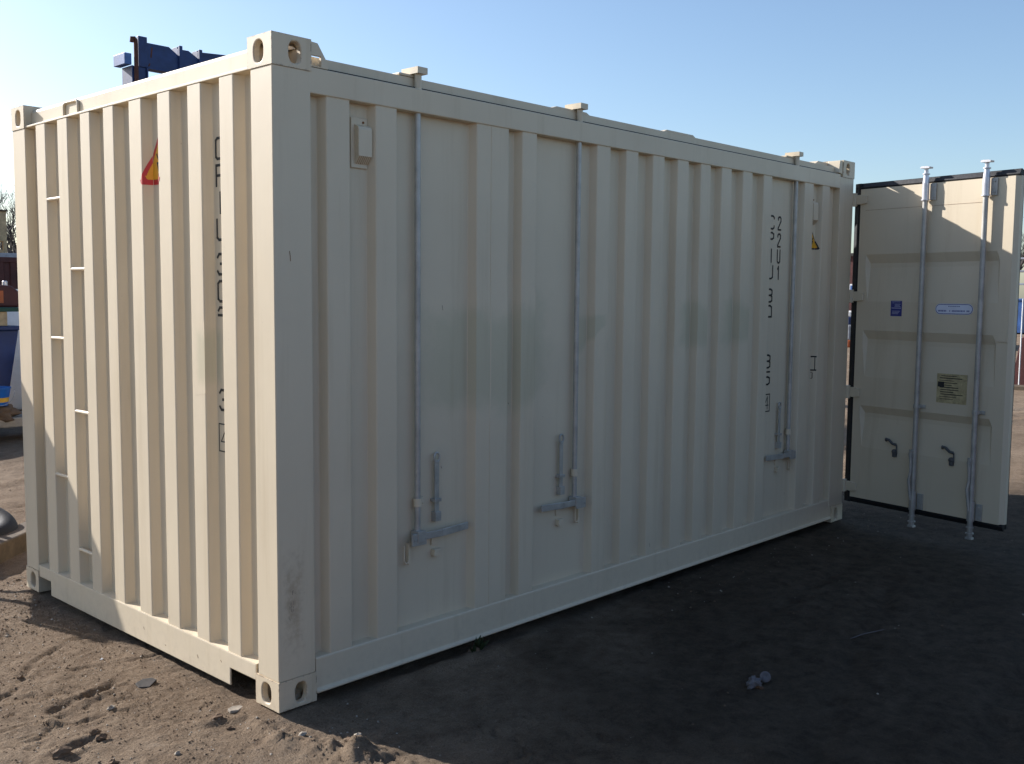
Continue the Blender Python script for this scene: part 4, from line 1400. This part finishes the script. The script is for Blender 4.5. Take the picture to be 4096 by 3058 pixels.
for z, h, mt, nm, lb, ct in ((3.62, 0.62, 'red', 'red_crate', 'red goods crate on the top shelf of the white rack', 'crate'), (3.0, 0.52, 'grey', 'grey_crate', 'grey goods crate on the third shelf of the white rack', 'crate'),
                         (2.36, 0.52, 'white', 'white_crate', 'white goods crate on the second shelf of the white rack', 'crate'), (1.62, 0.55, 'grey', 'grey_crate', 'grey goods crate on the lowest shelf of the white rack', 'crate')):
    mb = MB().box(51.72, 9.75, z + 0.0005, 53.3, 12.7, z + h)
    for y in np.arange(9.85, 12.7, 0.3):
        mb.box(51.695, y, z + 0.03, 51.7195, y + 0.16, z + h - 0.03)
    tag(obj(nm, mb, mt, None, (52.5, 11.2, z), bev=0.01), lb, ct)
# seen through the hinge gap
ds = thing('yard_office', 'dark purple brown hut seen through the hinge gap of the door', 'hut', (33, 11.7, 0))
O = (33, 11.7, 0)
obj('wall', MB().box(31.0, 10.4, -0.05, 35.0, 13.2, 3.0), 'dark_red', ds, O, bev=0.01)
obj('roof', MB().box(30.9, 10.3, 3.0005, 35.1, 13.3, 3.1), 'slate', ds, O)
fr = obj('window', MB().box(30.94, 11.25, 1.72, 30.9995, 12.15, 2.06), 'white', ds, O)
obj('pane', MB().box(30.925, 11.31, 1.77, 30.9395, 12.09, 2.01), 'mid_blue', fr, O)
for z, h, mt, nm, lb in ((-0.02, 0.24, 'orange', 'orange_crate', 'orange crate lowest in the stack before the dark hut'), (0.2205, 0.50, 'grey', 'grey_crate', 'grey crate second from the bottom in the stack before the dark hut'),
                         (0.7210, 0.26, 'navy', 'navy_crate', 'dark blue crate third in the stack before the dark hut'), (0.9815, 0.18, 'white', 'white_crate', 'white crate topmost in the stack before the dark hut')):
    mb = MB().box(29.6, 11.2, z, 30.6, 12.2, z + h)
    for y in np.arange(11.25, 12.1, 0.2):
        mb.box(29.58, y, z + 0.02, 29.5995, y + 0.13, z + h - 0.02)
    tag(obj(nm, mb, mt, None, (30.1, 11.7, z), bev=0.01), lb, 'crate', 'crates stacked before the dark hut')

# ------------------------------------------------------------------ small things on the soil
def put(name, mb, mat, label, cat, x, y, group=None, smooth=False, bev=0.0):
    return tag(obj(name, mb, mat, None, (x, y, gz(x, y)), bev=bev, smooth=smooth), label, cat, group)
def chip(x, y, pts, h, tilt=(0, 0), sink=0.004):
    mb = MB()
    z = gz(x, y) - sink
    mb.prism(pts, 0, h, 'z')
    mb.xform(Matrix.Translation((x, y, z)) @ Matrix.Rotation(tilt[0], 4, 'X') @ Matrix.Rotation(tilt[1], 4, 'Y'))
    return mb
put('slate_piece', chip(-0.19, 0.715, [(-0.035, -0.02), (0.0, -0.045), (0.05, -0.01), (0.045, 0.018), (0.01, 0.035), (-0.03, 0.022)], 0.012, (0.12, -0.08)), 'slate', 'dark flat piece of slate on the sunlit soil', 'stone', -0.19, 0.715, bev=0.002)
put('clay_clod', chip(-0.063, 0.216, [(-0.03, -0.015), (0.0, -0.025), (0.035, -0.008), (0.03, 0.012), (0.0, 0.02), (-0.028, 0.01)], 0.012, (0.1, 0.05)), 'rock', 'tan flat clod of clay beside the near corner casting', 'clod', -0.063, 0.216, bev=0.003)
ST = [(-0.174, 1.150, 0.006, 'white', 'tiny white pebble on the soil near the long crack', 'pebble'), (-0.406, 0.566, 0.014, 'rock', 'pale chipped stone in the middle of the sunlit soil', 'stone'),
      (-0.555, 0.388, 0.016, 'brownrock', 'dark brown clod at the lower left, upper one of two side by side', 'clod'), (-0.560, 0.326, 0.018, 'brownrock', 'dark brown clod at the lower left, lower one of two side by side', 'clod'),
      (-0.716, 0.300, 0.030, 'brownrock', 'large dark clod at the bottom left edge of the picture', 'clod'), (-0.621, 0.110, 0.017, 'brownrock', 'dark clod at the bottom edge right of the large clod', 'clod'),
      (-0.422, 0.012, 0.010, 'rock', 'pale round pebble near the bottom edge below the near corner', 'pebble'), (0.048, -0.426, 0.014, 'rock', 'pale stone on the soil ridge at the shadow edge', 'stone'),
      (-0.347, 1.786, 0.010, 'rock', 'pale pebble at the left edge by the container shadow', 'pebble'), (-0.527, 1.164, 0.012, 'brownrock', 'brown stone at the left edge above the crack', 'stone'),
      (-0.162, 0.180, 0.018, 'brownrock', 'dark clod left of the near corner casting', 'clod'), (-0.165, 0.084, 0.012, 'brownrock', 'small brown clod in front of the near corner casting', 'clod'),
      (-0.02, -0.18, 0.013, 'rock', 'pale stone on the ridge right below the near corner casting', 'stone'), (0.074, -0.349, 0.016, 'brownrock', 'brown clod on the ridge at the shadow edge', 'clod')]
for k, (x, y, r_, mt, lb, ct) in enumerate(ST):
    put(('pebble' if ct == 'pebble' else ('soil_clod' if ct == 'clod' else 'loose_stone')), blob((x, y, gz(x, y) + r_ * 0.25), r_, 20 + k, (1.25, 0.9, 0.7), 2, 0.6, 3), mt, lb, ct, x, y)
lt = thing('crumpled_litter', 'pale crumpled piece of litter on the dark shaded soil', 'litter', (1.66, -1.14, gz(1.66, -1.14)))
O = (1.66, -1.14, gz(1.66, -1.14))
obj('crumpled_body', blob((1.635, -1.135, O[2] + 0.02), 0.033, 41, (1.2, 0.9, 0.8), 3, 0.6, 3), 'litter', lt, O)
mb = MB()
mb.lathe([(0.010, 0), (0.022, 0.0), (0.024, 0.012), (0.016, 0.016), (0.010, 0.014)], (1.70, -1.15, O[2] + 0.03), 14, Vector((-0.6, -0.6, 0.5)))
obj('ring', mb, 'litter', lt, O, smooth='auto')
obj('scrap', blob((1.628, -1.165, O[2] + 0.008), 0.018, 44, (1.2, 0.9, 0.6), 2, 0.5, 3), 'litter_brown', lt, O)
wd = thing('small_weed', 'small dark green weed growing against the bottom rail of the container', 'weed', (1.05, -0.02, gz(1.05, -0.02)))
O = (1.05, -0.02, gz(1.05, -0.02))
r = random.Random(5)
lf_ = MB()
for k in range(11):
    a = r.uniform(0, 2 * math.pi)
    ln = r.uniform(0.03, 0.085)
    lean = r.uniform(0.15, 0.9)
    w = r.uniform(0.006, 0.011)
    dx, dy = math.cos(a), -abs(math.sin(a)) * 0.7
    px_, py_ = O[0] + r.uniform(-0.03, 0.03), O[1] + r.uniform(-0.02, 0.0)
    v = []
    for q in range(5):
        t = q / 4
        c = Vector((px_ + dx * lean * ln * t, py_ + dy * lean * ln * t, O[2] + ln * t * (1 - 0.35 * lean * t)))
        ww = w * math.sin(math.pi * (0.12 + 0.86 * t))
        v += [c + Vector((-dy, dx, 0)) * ww, c - Vector((-dy, dx, 0)) * ww]
    lf_.add(v, [(2 * q, 2 * q + 1, 2 * q + 3, 2 * q + 2) for q in range(4)])
obj('leaves', lf_, 'leaf', wd, O)
obj('root_crown', blob((O[0], O[1], O[2] + 0.004), 0.022, 9, (1.6, 0.9, 0.6), 2, 0.5), 'brownrock', wd, O)
mb = MB()
mb.tube([(2.52, -1.16, gz(2.52, -1.16) + .006), (2.60, -1.19, gz(2.60, -1.19) + .01), (2.70, -1.25, gz(2.70, -1.25) + .006)], [0.002, 0.0025, 0.0015], 6)
put('thin_twig', mb, 'litter', 'thin pale twig lying on the shaded soil', 'twig', 2.60, -1.19)

# loose grit over the nearer soil
def grit():
    rng = np.random.default_rng(4)
    n = 11000
    n2 = 9000
    # denser towards the camera side of the container
    u = rng.random(n)
    x = -1.3 + 8.5 * rng.random(n) ** 1.6
    y = np.where(u < 0.55, -2.4 + 4.6 * rng.random(n), -2.4 + 12 * rng.random(n))
    x = np.concatenate([x, -1.2 + 1.5 * rng.random(n2)])
    y = np.concatenate([y, -0.6 + 3.4 * rng.random(n2)])
    n = n + n2
    keep = ~((y < -0.35) & (x > 0.4) & (rng.random(n) < 0.8)) & ~((x > -0.01) & (x < 4.89) & (y > -0.005) & (y < 2.45))
    x, y = x[keep], y[keep]
    n = len(x)
    rad = 0.0016 + 0.0050 * rng.random(n) ** 4 + 0.0020 * (np.hypot(x + 2, y + 3) > 5)
    z = ground_h(x, y) + rad * 0.25
    base = np.array([(1, 0, -.35), (.3, .95, -.3), (-.8, .6, -.4), (-.75, -.65, -.3), (.35, -.9, -.4), (.1, .05, .75), (.55, .3, .45), (-.45, .2, .5)])
    faces = np.array([(0, 1, 6), (1, 7, 6), (1, 2, 7), (2, 3, 7), (3, 5, 7), (3, 4, 5), (4, 0, 6), (4, 6, 5), (5, 6, 7)])
    jit = 1 + 0.5 * (rng.random((n, 8, 3)) - 0.5)
    ang = rng.random(n) * 2 * np.pi
    P = base[None] * jit * rad[:, None, None]
    c, s_ = np.cos(ang)[:, None], np.sin(ang)[:, None]
    V = np.stack([P[..., 0] * c - P[..., 1] * s_ + x[:, None], P[..., 0] * s_ + P[..., 1] * c + y[:, None], P[..., 2] * 0.8 + z[:, None]], -1).reshape(-1, 3)
    F = (faces[None] + (np.arange(n) * 8)[:, None, None]).reshape(-1, 3)
    me = bpy.data.meshes.new('loose_grit')
    me.vertices.add(len(V))
    me.vertices.foreach_set('co', V.astype(np.float32).ravel())
    me.loops.add(len(F) * 3)
    me.loops.foreach_set('vertex_index', F.astype(np.int32).ravel())
    me.polygons.add(len(F))
    me.polygons.foreach_set('loop_start', np.arange(0, len(F) * 3, 3, dtype=np.int32))
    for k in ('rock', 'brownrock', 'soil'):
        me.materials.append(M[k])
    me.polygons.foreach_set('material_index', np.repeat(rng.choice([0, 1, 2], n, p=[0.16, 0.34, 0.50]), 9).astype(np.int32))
    me.update(calc_edges=True)
    o = bpy.data.objects.new('loose_grit', me)
    COL.objects.link(o)
    tag(o, 'fine loose grit scattered over the soil', 'grit', kind='stuff')
grit()

# ------------------------------------------------------------------ unseen containers behind the photographer, added to keep sky light off the side wall
for (x0, mat, lb) in ((-7.4, 'navy', 'added dark navy container behind the camera, blocks sky light'), (-1.1, 'dark_red', 'added dark red container behind the camera, blocks sky light'), (5.2, 'green', 'added dark green container behind the camera, blocks sky light')):
    box_container('storage_container', lb, 'container', x0, -11.8, x0 + 6.06, -9.36, 2.59, mat)  # added unseen containers, here only to block sky light
mark_things()
